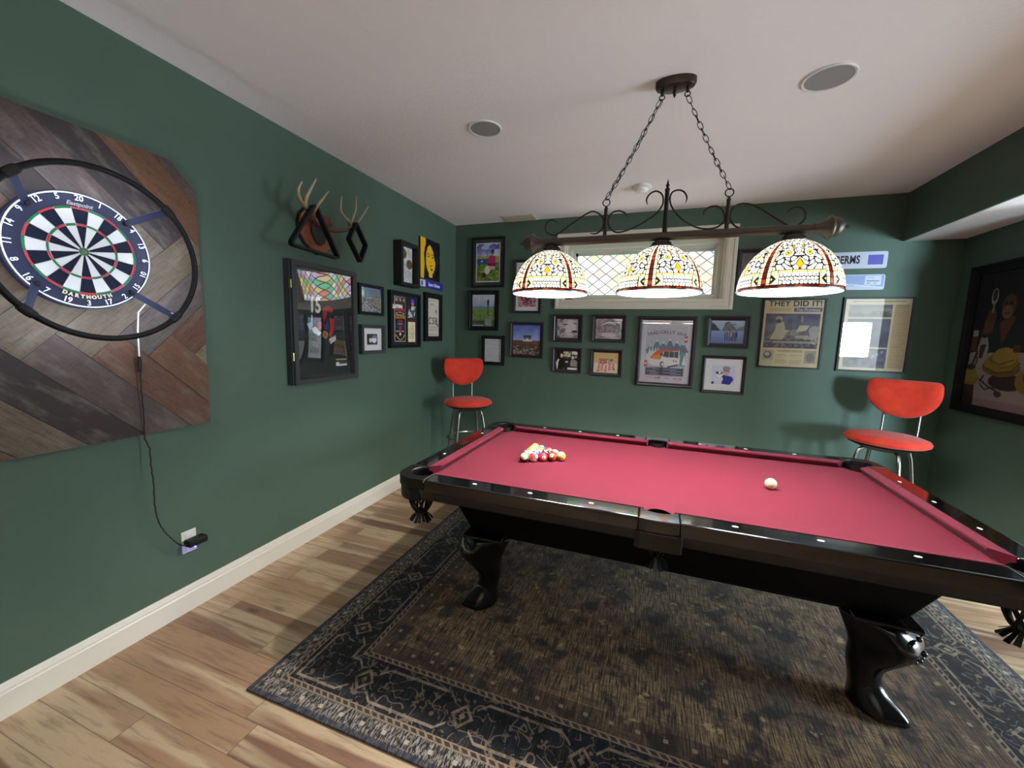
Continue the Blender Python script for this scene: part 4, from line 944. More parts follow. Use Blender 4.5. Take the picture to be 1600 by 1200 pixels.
for i_, ch in enumerate('DARTMOUTH'):
    a = PI - (i_-4)*0.098; obj('lettering', text_mb(ch, 0.019, FL, DY+0.1795*math.sin(a), DZ+0.1795*math.cos(a), NF+0.001, 0.0008, 0.0009, 1.0, rot=-a+PI), M['goldink'], db)

# ring light around the dartboard
RN, RYc, RZc, RR = 0.200, -3.303, 1.772, 0.324
rl = thing('dartboard_ring_light', 'black hoop light standing off the wall around the dartboard', 'ring light', (N0, RYc, RZc))
obj('hoop', MB().tube([(RN, RYc+RR*math.sin(a), RZc+RR*math.cos(a)) for a in [2*PI*i/110 for i in range(110)]], 0.0112, 16, closed=True), M['black'], rl, smooth=True)
obj('led_strip', MB().tube([(RN-0.0093, RYc+(RR-0.0034)*math.sin(a), RZc+(RR-0.0034)*math.cos(a)) for a in [2*PI*i/110 for i in range(110)]], 0.0030, 6, closed=True), emat('led_glow', '#dfe9ff', 68.0), rl, smooth=True)
clip_m = simple('blue_black_bracket', '#2b3556', 0.4, var=0.1)
for a_ in (45, 135, 225, 315):
    a = math.radians(a_); o0 = Vector((RN, RYc+RR*math.sin(a), RZc+RR*math.cos(a))); o1 = Vector((N0+0.036, DY+0.205*math.sin(a), DZ+0.205*math.cos(a))); d_ = (o1-o0); mid = (o0+o1)/2
    tg = Vector((0, math.cos(a), -math.sin(a))); dn = d_.normalized(); nn_ = dn.cross(tg); Rm = Matrix((dn, tg, nn_)).transposed()
    obj('bracket_arm', MB().box(mid, (d_.length-0.01, 0.026, 0.004), Rm), clip_m, rl)
    hc = MB(); pts_ = [(RN, RYc+RR*math.sin(a+q), RZc+RR*math.cos(a+q)) for q in (-0.07, -0.03, 0.03, 0.07)]; hc.tube(pts_, [0.0150, 0.0165, 0.0165, 0.0150], 10)
    obj('hoop_clip', hc, M['blackdull'], rl, smooth=True)
    obj('screw_knob', MB().lathe([(0.009, N0+0.036), (0.009, N0+0.046), (0.006, N0+0.050)], 14, (0, o1.y, o1.z), 'x'), M['black'], rl)
# power cord: white lead, then black lead down to the outlet
wc_ = [(RN-0.008, -3.075, 1.556), (0.15, -3.095, 1.58), (0.09, -3.125, 1.60), (0.055, -3.137, 1.56), (0.05, -3.142, 1.48), (0.048, -3.143, 1.40), (0.048, -3.144, 1.355)]
cdT = thing('power_cord', 'thin white then black power cord hanging from the dartboard light to the outlet', 'cord', (0.03, -3.144, 0.4))
obj('white_lead', MB().tube(wc_, 0.0032, 8), M['white'], cdT, smooth=True)
obj('connector', MB().tube([(0.048, -3.144, 1.362), (0.048, -3.144, 1.335), (0.048, -3.144, 1.328), (0.048, -3.1445, 1.290)], [0.007, 0.008, 0.008, 0.006], 8), M['blackdull'], cdT, smooth=True)
bl_ = [(0.048, -3.1445, 1.30), (0.045, -3.146, 1.20), (0.042, -3.143, 1.10), (0.040, -3.147, 0.98), (0.055, -3.138, 0.93), (0.060, -3.141, 0.84), (0.060, -3.137, 0.76), (0.058, -3.140, 0.66), (0.058, -3.136, 0.60), (0.056, -3.124, 0.545), (0.054, -3.103, 0.495), (0.052, -3.080, 0.455), (0.050, -3.055, 0.415), (0.050, -3.034, 0.392), (0.050, -3.015, 0.386)]
pts_ = []
for i in range(len(bl_)-1):
    for k in range(6):
        t_ = k/6; a, b = Vector(bl_[i]), Vector(bl_[i+1]); p_ = a.lerp(b, t_); s_ = (i*6+k)*1.9; pts_.append(p_+Vector((0, 0.0016*math.sin(s_), 0)))
pts_.append(Vector(bl_[-1]))
obj('black_lead', MB().tube(pts_, 0.0028, 7), M['blackdull'], cdT, smooth=True)
t = thing('wall_outlet', 'white outlet plate low on the green wall under the dartboard', 'outlet', (0, -2.974, 0.378))
obj('cover_plate', MB().bx(0, 0.006, -3.010, -2.938, 0.318, 0.437), M['white'], t, bevel=0.003)
ot = MB(); 
for zz in (0.348, 0.407): ot.bx(0.005, 0.009, -2.992, -2.956, zz-0.017, zz+0.017)
obj('socket', ot, M['white'], t, bevel=0.002)
t = thing('plug_adapter', 'black plug-in power adapter with a blue light, plugged into the white outlet', 'adapter', (0.009, -2.974, 0.375))
obj('body', MB().bx(0.010, 0.062, -3.006, -2.914, 0.362, 0.398), M['black'], t, bevel=0.008, seg=3)
obj('indicator_light', MB().sphere((0.060, -2.980, 0.3615), 0.0035, 12, 8), emat('blue_led', '#4a30ff', 30.0), t)
_d = bpy.data.lights.new('indicator_glow', 'POINT'); _d.energy = 0.02; _d.color = (0.25, 0.15, 1.0); _d.shadow_soft_size = 0.004
_o = bpy.data.objects.new('indicator_glow', _d); COL.objects.link(_o); _o.location = (0.060, -2.980, 0.352)

# ================================================================== ANTLER MOUNT WITH BALL RACKS
am = thing('antler_mount', 'pair of deer antlers on a brown plaque high on the green wall', 'antlers', (0.0, -2.06, 2.16))
pq = [(-2.16, 2.305), (-2.205, 2.26), (-2.222, 2.20), (-2.215, 2.13), (-2.175, 2.075), (-2.119, 2.038), (-2.065, 2.016), (-2.010, 2.028), (-1.955, 2.075), (-1.925, 2.13), (-1.925, 2.20), (-1.96, 2.268), (-2.02, 2.312), (-2.09, 2.322)]
def wood2():
    t = NT('knotty_plaque_wood'); v = t.coord(); f = t.noise(t.mapping(v, (1, 1, 5)), 9, 4); k = t.voro(v, 20)
    c = t.mix(f, lin('#6e2f1f'), lin('#a5613c')); c = t.mix(t.ma('MULTIPLY', t.ramp(k, [(0.0, (1, 1, 1)), (0.22, (0, 0, 0))]), 0.8), c, lin('#3a1612')); return t.princ(color=c, rough=0.3, coat=0.4)
P3 = lambda a, b, c_: (c_, a, b)
cq = (-2.073, 2.165); sq = lambda f: [(cq[0]+(a-cq[0])*f, cq[1]+(b-cq[1])*f) for a, b in pq]
pk_ = MB(); pk_.prism(sq(1.0), 0.0, 0.016, P3); obj('plaque_back', pk_, M['black'], am, bevel=0.004)
obj('plaque', MB().prism(sq(0.95), 0.016, 0.034, P3), wood2(), am, bevel=0.006, seg=3)
pad = [(-2.125, 2.225), (-2.02, 2.225), (-2.005, 2.16), (-2.03, 2.10), (-2.068, 2.072), (-2.105, 2.10), (-2.14, 2.16)]
obj('skull_cover', MB().prism(pad, 0.034, 0.062, P3), simple('charcoal_felt', '#2c3230', 0.9), am, bevel=0.012, seg=3)
sk = MB().sphere((0.085, -2.085, 2.225), 0.05, 20, 12, (1.1, 1.25, 0.85)); sk.sphere((0.06, -2.04, 2.245), 0.035, 16, 10, (1.2, 1.3, .8)); obj('skull_plate', sk, simple('dark_hide', '#6b3a2a', 0.6, var=0.3), am, smooth=True)
obj('nameplate', MB().bx(0.062, 0.066, -2.095, -2.055, 2.196, 2.210), M['brass'], am)
def antlermat():
    t = NT('antler_bone'); v = t.coord(); f = t.noise(t.mapping(v, (6, 6, 2)), 14, 4); g = t.xyz(v)[2]
    c = t.mix(t.ramp(g, [(0.02, (0, 0, 0)), (0.14, (1, 1, 1))]), lin('#5a3a28'), lin('#b8a884')); c = t.mix(t.ma('MULTIPLY', f, 0.45), c, lin('#6a5238'))
    return t.princ(color=c, rough=0.5, normal=t.bump(f, 0.3, 0.003))
ab = antlermat()
def bez(P, n=7):
    P = [Vector(p) for p in P]; out = []
    for i in range(len(P)-1):
        p0, p1, p2, p3 = P[max(0, i-1)], P[i], P[i+1], P[min(len(P)-1, i+2)]
        for k in range(n): t_ = k/n; out.append(0.5*((2*p1)+(-p0+p2)*t_+(2*p0-5*p1+4*p2-p3)*t_*t_+(-p0+3*p1-3*p2+p3)*t_**3))
    out.append(P[-1]); return out
def tine(mb, P, r0, r1):
    p = bez(P); n = len(p); mb.tube(p, [r0+(r1-r0)*(i/(n-1))**1.3 for i in range(n)], 10)
lf = MB(); tine(lf, [(0.08, -2.10, 2.215), (0.14, -2.192, 2.201), (0.2, -2.313, 2.232), (0.24, -2.405, 2.266), (0.265, -2.432, 2.305), (0.27, -2.411, 2.352)], 0.0175, 0.004)
tine(lf, [(0.215, -2.345, 2.240), (0.235, -2.352, 2.285), (0.25, -2.333, 2.335), (0.28, -2.315, 2.402)], 0.015, 0.003)
tine(lf, [(0.15, -2.205, 2.198), (0.19, -2.262, 2.205), (0.24, -2.288, 2.240), (0.27, -2.266, 2.295), (0.28, -2.220, 2.360)], 0.014, 0.003)
obj('antler', lf, ab, am, smooth=True)
rt_ = MB(); tine(rt_, [(0.08, -2.06, 2.20), (0.12, -2.030, 2.184), (0.15, -1.997, 2.186), (0.19, -1.955, 2.206), (0.22, -1.950, 2.265), (0.24, -1.933, 2.345), (0.26, -1.954, 2.420)], 0.0165, 0.003)
tine(rt_, [(0.20, -1.950, 2.232), (0.225, -1.985, 2.245), (0.24, -2.050, 2.262), (0.252, -2.090, 2.295), (0.27, -2.098, 2.372)], 0.013, 0.003)
tine(rt_, [(0.19, -1.955, 2.208), (0.215, -1.935, 2.225), (0.245, -1.905, 2.275), (0.27, -1.840, 2.382)], 0.013, 0.003)
obj('antler', rt_, ab, am, smooth=True)
def ring_rack(pts, n0, n1, wd, rnd):
    out = round_poly(pts, rnd, 6); c = Vector((sum(p[0] for p in pts)/len(pts), sum(p[1] for p in pts)/len(pts))); m = len(out)
    # inward offset
    inn = []
    for i in range(m):
        a, b, c2 = Vector(out[i-1]), Vector(out[i]), Vector(out[(i+1) % m]); t_ = (c2-a).normalized(); nn_ = Vector((-t_.y, t_.x))
        if nn_.dot(c-b) < 0: nn_ = -nn_
        inn.append(tuple(b+nn_*wd))
    mb = MB(); vs = []
    for P_, nn_ in ((out, n0), (out, n1), (inn, n1), (inn, n0)): vs += [(nn_, a, b) for a, b in P_]
    mb.add(vs, [(i*m+j, i*m+(j+1) % m, ((i+1) % 4)*m+(j+1) % m, ((i+1) % 4)*m+j) for i in range(4) for j in range(m)]); return mb
tr = obj('triangle_rack', ring_rack([(-2.290, 2.285), (-2.490, 1.985), (-2.085, 1.968)], 0.212, 0.250, 0.015, 0.050), M['black'], bevel=0.002)
tag(tr, 'black plastic triangle ball rack hanging from the left antler', 'ball rack')
dr = obj('diamond_rack', ring_rack([(-1.925, 2.262), (-2.000, 2.130), (-1.885, 1.985), (-1.815, 2.122)], 0.205, 0.245, 0.013, 0.014), M['black'], bevel=0.002)
tag(dr, 'black plastic diamond ball rack hanging from the right antler', 'ball rack')

# ================================================================== FRAMED PICTURES
def framed(wall, r0, r1, u0, u1, depth, bw, fm, paint, label, mount=0.0, mountcol=None, name='framed_picture', cat='picture', glass='glass', prof='flat', texts=(), slip=None, mountwide=None):
    fr = FRS[wall]; c = fr((r0+r1)/2, u0, 0); t = thing(name, label, cat, c)
    if prof == 'flat': pf = [(0, 0), (0, depth), (bw, depth), (bw, depth*0.35)]
    elif prof == 'round': pf = [(0, 0), (0, depth*0.55), (bw*0.12, depth*0.8), (bw*0.35, depth), (bw*0.6, depth*0.95), (bw*0.75, depth*0.7), (bw*0.9, depth*0.62), (bw, depth*0.5), (bw, depth*0.3)]
    else: pf = [(0, 0), (0, depth), (bw*0.3, depth), (bw*0.42, depth*0.82), (bw*0.8, depth*0.66), (bw, depth*0.6), (bw, depth*0.3)]
    mb = rectframe(MB(), fr, r0, r1, u0, u1, pf); obj('frame', mb, fm, t)
    nb = depth*0.36; i0, i1, j0, j1 = r0+bw-0.002, r1-bw+0.002, u0+bw-0.002, u1-bw+0.002
    bk = MB(); cs = [fr(i0, j0, 0.002), fr(i1, j0, 0.002), fr(i1, j1, 0.002), fr(i0, j1, 0.002), fr(i0, j0, nb), fr(i1, j0, nb), fr(i1, j1, nb), fr(i0, j1, nb)]
    bk.add(cs, [(0, 1, 2, 3), (4, 5, 6, 7), (0, 1, 5, 4), (1, 2, 6, 5), (2, 3, 7, 6), (3, 0, 4, 7)]); obj('mount_board' if mount else 'backing_board', bk, mountcol or M['paper'], t)
    mx, my = (mount, mount) if not hasattr(mount, '__len__') else mount
    p0, p1, q0, q1 = i0+mx+0.001, i1-mx-0.001, j0+my+0.001, j1-my-0.001
    if slip: 
        sl = MB(); e = 0.012; cs = [fr(p0-e, q0-e, nb+.0004), fr(p1+e, q0-e, nb+.0004), fr(p1+e, q1+e, nb+.0004), fr(p0-e, q1+e, nb+.0004)]; cs += [fr(p0-e, q0-e, nb+.0012), fr(p1+e, q0-e, nb+.0012), fr(p1+e, q1+e, nb+.0012), fr(p0-e, q1+e, nb+.0012)]
        sl.add(cs, [(0, 1, 2, 3), (4, 5, 6, 7), (0, 1, 5, 4), (1, 2, 6, 5), (2, 3, 7, 6), (3, 0, 4, 7)]); obj('white_border', sl, M['paper'], t)
    if paint is not None: obj('print', paint.mesh(fr, p0, p1, q0, q1, nb+0.0018), M['print'], t)
    for (s_, x, y, sz, mat, *k) in texts:
        kw = k[0] if k else {}; obj('lettering', text_mb(s_, sz, fr, p0+(p1-p0)*x, q0+(q1-q0)*y, nb+0.0026, 0.0004, **kw), mat, t)
    if glass:
        g = MB(); nn_ = depth*0.58; a = 0.002; cs = [fr(i0-a, j0-a, nn_), fr(i1+a, j0-a, nn_), fr(i1+a, j1+a, nn_), fr(i0-a, j1+a, nn_)]
        g.add(cs, [(0, 1, 2, 3)]); obj('glass_pane', g, M[glass], t)
    return t
# ---- left wall
# large jersey display case, with a glossy slightly bowed acrylic front
JY0, JY1, JZ0, JZ1 = -2.329, -1.742, 1.136, 1.946
t = thing('jersey_display_case', 'large black shadow box holding a black number 15 sports jersey', 'display case', (0, -2.035, JZ0))
obj('case', rectframe(MB(), FL, JY0, JY1, JZ0, JZ1, [(0, 0), (0, 0.050), (0.004, 0.052), (0.004, 0.054), (0.002, 0.056), (0.002, 0.072), (0.034, 0.072), (0.038, 0.066), (0.038, 0.01)]), M['charcoal'], t)
jp = Pt(110, 150, '#141418')
jp.noise(0.035, 5, 3, 9); jp.noise(0.02, 30, 4, 4)
jp.poly([(0.06, 0.97), (0.28, 1.0), (0.34, 0.90), (0.5, 0.84), (0.64, 0.92), (0.70, 1.0), (0.95, 0.97), (1, 0.86), (0.86, 0.70), (0.84, 0.02), (0.12, 0.04), (0.10, 0.70), (0, 0.84)], '#0f0f13', 0.8)
jp.line([(0.10, 0.70), (0.03, 0.86), (0.08, 0.98)], 0.012, '#26262c'); jp.line([(0.86, 0.70), (0.98, 0.86)], 0.012, '#26262c')
jp.line([(0.30, 0.98), (0.38, 0.89), (0.5, 0.86), (0.62, 0.92), (0.70, 0.99)], 0.02, '#34343c')
# abstract crest: colour patches and a ball
jp.poly([(0.50, 0.66), (0.60, 0.69), (0.70, 0.655), (0.66, 0.62), (0.58, 0.63), (0.55, 0.56), (0.51, 0.52), (0.50, 0.60)], '#a3242c')
jp.poly([(0.48, 0.53), (0.54, 0.50), (0.58, 0.55), (0.60, 0.47), (0.52, 0.43)], '#4b2c68'); jp.poly([(0.62, 0.57), (0.70, 0.56), (0.69, 0.44), (0.63, 0.37), (0.60, 0.40), (0.63, 0.47)], '#b5252d')
jp.poly([(0.40, 0.52), (0.47, 0.53), (0.47, 0.46), (0.40, 0.45)], '#b5252d'); jp.poly([(0.30, 0.46), (0.36, 0.48), (0.46, 0.42), (0.42, 0.39), (0.33, 0.42)], '#d5d2cc')
jp.ell(0.53, 0.405, 0.062, 0.046, '#1a1414'); jp.ell(0.53, 0.405, 0.052, 0.038, '#a5814a'); jp.line([(0.48, 0.43), (0.58, 0.38)], 0.008, '#1a1414'); jp.line([(0.51, 0.37), (0.55, 0.44)], 0.008, '#1a1414')
jp.poly([(0.60, 0.36), (0.72, 0.40), (0.73, 0.35), (0.62, 0.31)], '#cfcac4'); jp.line([(0.62, 0.33), (0.70, 0.385)], 0.01, '#6d1b22')
jp.poly([(0.22, 0.50), (0.29, 0.52), (0.30, 0.58), (0.32, 0.60), (0.315, 0.48), (0.27, 0.44)], '#8fa9cc')
jp.rect(0.72, 0.085, 0.94, 0.125, '#cfcfd0'); jp.rect(0.78, 0.105, 0.94, 0.135, '#35353a'); jp.rect(0.72, 0.150, 0.93, 0.160, '#b59a3c')
obj('jersey', jp.mesh(FL, JY0+0.038, JY1-0.038, JZ0+0.038, JZ1-0.038, 0.022), M['print'], t)
obj('jersey_number', text_mb('15', 0.145, FL, -2.105, 1.668, 0.0235, 0.001, 0.004, 0.72, rot=-0.02), simple('grey_ink_number', '#dcd6cc', 0.7), t)
def bow(a, b):
    r = JY0+0.036+(JY1-JY0-0.072)*a; u = JZ0+0.036+(JZ1-JZ0-0.072)*b
    return (0.058+0.0045*math.sin(PI*a)*math.sin(PI*b)+0.0010*math.sin(7*a+2.0*b)*math.sin(PI*a), r, u)
g = MB(); n_ = 36; g.v = [bow(i/n_, j/n_) for j in range(n_+1) for i in range(n_+1)]; g.f = [(j*(n_+1)+i, j*(n_+1)+i+1, (j+1)*(n_+1)+i+1, (j+1)*(n_+1)+i) for j in range(n_) for i in range(n_)]
obj('acrylic_front', g, M['acrylic'], t, smooth=True)
for zz in (1.79, 1.325): obj('hinge', MB().bx(0.046, 0.066, JY0-0.003, JY0+0.004, zz-0.028, zz+0.028), M['brass'], t, bevel=0.002)

p = Pt(60, 50, '#8f98a0'); p.grad(0.5, 1, '#7d8a93', '#5c86b0'); p.noise(0.1, 8, 5); p.blot(14, 0.55, '#c9c7bd', 6, 0.7, y1=0.6); p.blot(22, 0.6, '#39424a', 8, 0.6, y1=0.55); p.poly([(0.5, 0.3), (0.62, 1), (0.8, 1), (1, 0.4), (1, 0)], '#a08f7a', 0.6); p.line([(0, 0.35), (0.3, 0.5), (0.55, 0.3), (0.9, 0.1)], 0.03, '#30383c'); p.line([(0.1, 0.1), (0.3, 0.35), (0.5, 0.12)], 0.02, '#50595c')
framed('L', -1.657, -1.349, 1.636, 1.884, 0.022, 0.026, M['black'], p, 'small black framed rocky landscape beside the jersey case', glass='acrylic')
p = Pt(50, 52, '#e4e2e2')
q_ = (0.0, 0.0, 1, 1); p.rect(0, 0, 1, 1, '#3c3c3e'); p.noise(0.2, 9, 3); p.ell(0.3, 0.42, 0.24, 0.33, '#1b1b1c'); p.ell(0.34, 0.42, 0.15, 0.22, '#cfcfcf'); p.ell(0.7, 0.46, 0.22, 0.30, '#e2e2e2'); p.ell(0.72, 0.75, 0.26, 0.14, '#777779'); p.ell(0.29, 0.47, 0.025, 0.02, '#222222'); p.ell(0.4, 0.47, 0.025, 0.02, '#222222'); p.ell(0.64, 0.5, 0.02, 0.02, '#222222'); p.ell(0.78, 0.5, 0.02, 0.02, '#222222'); p.line([(0.3, 0.33), (0.38, 0.33)], 0.02, '#333333'); p.line([(0.66, 0.36), (0.76, 0.36)], 0.02, '#333333'); p.rect(0.5, 0, 1, 0.14, '#4f4f52')
framed('L', -1.654, -1.354, 1.316, 1.556, 0.036, 0.028, M['charcoal'], p, 'square charcoal framed black and white portrait with a wide white mount', mount=(0.058, 0.048), name='framed_photograph', cat='photograph')

# deep medal box
p = Pt(40, 80, '#c9c9c6'); p.noise(0.08, 8, 2, 16); p.blot(10, 0.62, '#9c9fa2', 5, 0.6, y1=0.5); p.rect(0.02, 0.40, 0.26, 0.60, '#6a4a58'); p.blot(14, 0.5, '#b5474a', 9, 0.8, x1=0.28, y0=0.42, y1=0.6); p.line([(0.3, 1), (0.42, 0.86)], 0.05, '#b5b2aa'); p.line([(0.7, 1), (0.75, 0.75)], 0.05, '#a8a59c')
mt = framed('L', -1.187, -0.895, 1.924, 2.314, 0.090, 0.030, M['blackdull'], p, 'deep black shadow box with two round medals on a pale sheet', mountcol=M['blackdull'], mount=(0.018, 0.004), name='medal_display_box', cat='display box')
for y_, z_ in ((-1.085, 2.215), (-0.995, 2.130)):
    mo = obj('medal', MB().lathe([(0.0005, 0.0), (0.040, 0.0), (0.042, 0.003), (0.042, 0.007), (0.036, 0.009), (0.034, 0.006), (0.020, 0.006), (0.018, 0.009), (0.0005, 0.010)], 36, (0.036, y_, z_), 'x'), simple('bronze_medal', '#8f7a4e', 0.4, 0.7), mt, smooth=True)

# yellow and black portrait on canvas
p = Pt(90, 95, '#141318'); p.rect(0, 0, 0.26, 1, '#e8b41c'); p.poly([(0.16, 0), (0.20, 0.35), (0.17, 0.6), (0.22, 0.8), (0.36, 0.98), (0.9, 1), (1, 0.9), (1, 0)], '#141318')
p.ell(0.51, 0.50, 0.25, 0.37, '#f0bf20'); p.poly([(0.40, 0.28), (0.60, 0.28), (0.60, 0.05), (0.42, 0.05)], '#f0bf20'); p.poly([(0.40, 0.90), (0.52, 0.84), (0.64, 0.72), (0.70, 0.55), (0.78, 0.40), (0.85, 0.85), (0.6, 1.0), (0.4, 1)], '#141318'); p.poly([(0.25, 0.35), (0.28, 0.62), (0.34, 0.78), (0.46, 0.88), (0.28, 0.95), (0.18, 0.6)], '#141318')
for x_ in (0.40, 0.61): p.ell(x_, 0.575, 0.05, 0.016, '#141318'); p.line([(x_-0.065, 0.625), (x_, 0.65), (x_+0.06, 0.625)], 0.02, '#141318'); p.ell(x_, 0.578, 0.016, 0.012, '#4a3a8a')
p.ell(0.475, 0.435, 0.018, 0.010, '#141318'); p.ell(0.54, 0.435, 0.018, 0.010, '#141318'); p.line([(0.44, 0.34), (0.50, 0.355), (0.58, 0.36), (0.62, 0.385)], 0.018, '#5a2312'); p.line([(0.46, 0.32), (0.54, 0.315)], 0.01, '#141318'); p.poly([(0.48, 0.26), (0.6, 0.3), (0.6, 0.22)], '#141318'); p.ell(0.9, 0.55, 0.05, 0.12, '#26352f'); p.line([(0.8, 0.2), (0.86, 0.5), (0.8, 0.8)], 0.015, '#26352f')
cv = MB(); y0, y1, z0, z1 = -0.775, -0.400, 2.050, 2.445
t = thing('pop_art_canvas', 'square yellow and black pop art portrait of a dark-haired woman', 'picture', (0, -0.587, z0)); obj('canvas', MB().bx(0, 0.020, y0, y1, z0, z1), M['black'], t); obj('print', p.mesh(FL, y0, y1, z0, z1, 0.0208), M['printgloss'], t)
t = thing('blue_name_sign', 'narrow blue sign with white lettering directly under the yellow portrait', 'sign', (0, -0.55, 1.962))
obj('plate', MB().prism(round_poly([(-0.775, 1.962), (-0.322, 1.962), (-0.322, 2.040), (-0.775, 2.040)], 0.012), 0.001, 0.012, P3), M['blueplate'], t)
obj('white_patch', MB().prism(round_poly([(-0.768, 1.968), (-0.672, 1.968), (-0.672, 2.034), (-0.768, 2.034)], 0.008), 0.012, 0.0135, P3), M['paper'], t)
obj('patch_mark', MB().bx(0.0135, 0.0145, -0.752, -0.722, 1.978, 2.022), simple('violet_ink', '#5c4a86', 0.6), t)
obj('lettering', text_mb('Space Odense', 0.050, FL, -0.500, 2.001, 0.0125, 0.0008, 0.0012, 0.80), M['whiteink'], t)

# pub poster frame
p = Pt(100, 120, '#22242a')
p.rect(0.12, 0.05, 0.535, 0.97, '#14161a'); p.line([(0.14, 0.075), (0.515, 0.075), (0.515, 0.955), (0.14, 0.955), (0.14, 0.075)], 0.012, '#b9a98c')
p.blot(12, 0.5, '#7d7467', 3, 0.8, 0.16, 0.80, 0.50, 0.94); 
for cx in (0.20, 0.34, 0.46): p.ell(cx, 0.895, 0.035, 0.035, '#a89c8a'); p.ell(cx, 0.83, 0.05, 0.04, '#3a3631')
p.rect(0.05, 0.715, 0.42, 0.80, '#d8dacb'); p.noise(0.2, 24, 4, x0=0.05, y0=0.715, x1=0.42, y1=0.80)
p.rect(0.17, 0.665, 0.50, 0.735, '#b5374a', 0.85); p.ell(0.33, 0.625, 0.15, 0.03, '#b9b48f'); p.ell(0.33, 0.625, 0.12, 0.02, '#22241e')
p.rect(0.15, 0.33, 0.505, 0.46, '#1e3138'); p.poly([(0.33, 0.42), (0.36, 0.30), (0.33, 0.17), (0.28, 0.30)], '#a83a33'); p.rect(0.18, 0.265, 0.28, 0.285, '#d6d6cc'); p.rect(0.38, 0.265, 0.47, 0.285, '#d6d6cc'); p.ell(0.33, 0.22, 0.03, 0.03, '#e2d2c4'); p.line([(0.17, 0.20), (0.28, 0.12), (0.33, 0.105), (0.40, 0.12), (0.50, 0.20)], 0.018, '#d4c05e')
p.rect(0.62, 0.055, 0.90, 0.475, '#e3d9ad'); p.noise(0.05, 20, 6, x0=0.62, y0=0.055, x1=0.9, y1=0.475); p.lines(0.68, 0.12, 0.86, 0.40, 9, '#b8a56a', 0.7, 2)
p.rect(0.62, 0.485, 0.90, 0.53, '#5d2620'); p.ell(0.80, 0.885, 0.075, 0.065, '#5637c8'); p.ell(0.80, 0.845, 0.045, 0.035, '#d7714a'); p.poly([(0.60, 0.56), (0.66, 0.74), (0.72, 0.70), (0.76, 0.80), (0.92, 0.80), (0.90, 0.66), (0.86, 0.56)], '#cfd0d2'); p.blot(16, 0.58, '#3c4258', 12, 0.85, 0.6, 0.55, 0.92, 0.80)
framed('L', -1.278, -0.793, 1.358, 1.871, 0.036, 0.026, M['black'], p, 'black framed pub poster strip next to a cream card, below the medal box', mountcol=simple('slate_mount', '#2a2e33', 0.8), name='framed_poster', cat='poster',
       texts=(('CROWN', 0.33, 0.555, 0.047, M['orangeink'], {'bold': 0.0016, 'sx': 0.85}), ('& PUB', 0.33, 0.475, 0.026, M['redink'], {'bold': 0.0006}), ('Lakeside', 0.33, 0.425, 0.020, M['paleink'])))
p = Pt(50, 100, '#cfc8b6'); p.lines(0.08, 0.90, 0.92, 0.97, 3, '#8d8778', 0.4); p.line([(0.3, 0.845), (0.5, 0.855), (0.68, 0.825)], 0.03, '#25242a'); p.rect(0.1, 0.79, 0.9, 0.80, '#a9a292'); p.ell(0.76, 0.67, 0.08, 0.05, '#8b8272'); p.ell(0.74, 0.60, 0.05, 0.03, '#b79f98'); p.lines(0.12, 0.58, 0.6, 0.76, 6, '#b1ab9b', 0.6); p.poly([(0.04, 0.33), (0.04, 0.26), (0.12, 0.30), (0.3, 0.335)], '#68625a'); p.poly([(0.96, 0.33), (0.96, 0.24), (0.88, 0.29), (0.7, 0.335)], '#68625a'); p.rect(0.1, 0.13, 0.9, 0.26, '#c6bca6'); p.lines(0.1, 0.13, 0.9, 0.29, 6, '#a39a86', 0.5, 4); p.lines(0.08, 0.02, 0.92, 0.10, 3, '#8d8778', 0.5, 6)
framed('L', -0.697, -0.352, 1.416, 1.914, 0.030, 0.052, M['black'], p, 'tall narrow black framed ticket with large curly black letters, nearest the corner', name='framed_ticket', cat='ticket', texts=(('CSB', 0.50, 0.40, 0.105, M['ink'], {'bold': 0.0006, 'sx': 0.92, 'spacing': 1.15}),))

# ---- back wall
p = Pt(70, 96, '#4a64b4'); p.grad(0.62, 1, '#b7cfe0', '#3f3fa0'); p.noise(0.12, 6, 4); p.blot(7, 0.55, '#dfe8ee', 8, 0.75, y0=0.64); p.poly([(0, 0.70), (0.3, 0.66), (0.6, 0.70), (1, 0.66), (1, 0.5), (0, 0.5)], '#a5a24c'); p.rect(0, 0.46, 0.6, 0.60, '#34508c'); p.ell(0.22, 0.54, 0.05, 0.02, '#dfe9f0')
p.rect(0, 0, 1, 0.46, '#5d8a34'); p.blot(14, 0.55, '#8fae3e', 3, 0.8, y1=0.48); p.blot(16, 0.62, '#2d4a2a', 5, 0.8, y1=0.5); p.blot(12, 0.70, '#c04a6c', 7, 0.9, y1=0.22, x0=0.5); p.blot(12, 0.62, '#7a5236', 9, 0.7, y1=0.2, x1=0.5)
p.ell(0.70, 0.78, 0.075, 0.075, '#3a3440'); p.ell(0.69, 0.74, 0.04, 0.045, '#a87a66'); p.poly([(0.55, 0.66), (0.66, 0.70), (0.82, 0.66), (0.86, 0.42), (0.45, 0.45), (0.50, 0.55)], '#b5246a'); p.poly([(0.45, 0.50), (0.86, 0.46), (0.84, 0.40), (0.5, 0.38)], '#6b1f4a'); p.poly([(0.34, 0.22), (0.38, 0.38), (0.50, 0.42), (0.66, 0.36), (0.56, 0.22), (0.42, 0.16)], '#e2dad0'); p.ell(0.33, 0.16, 0.10, 0.07, '#2b2d33'); p.ell(0.68, 0.36, 0.14, 0.05, '#d9a08a')
framed('B', 0.217, 0.615, 2.034, 2.582, 0.028, 0.020, M['black'], p, 'colourful painting of a figure by a lake, highest picture in the back corner', mount=(0.044, 0.052), mountcol=M['darkmat'], name='framed_painting', cat='painting', slip=True)
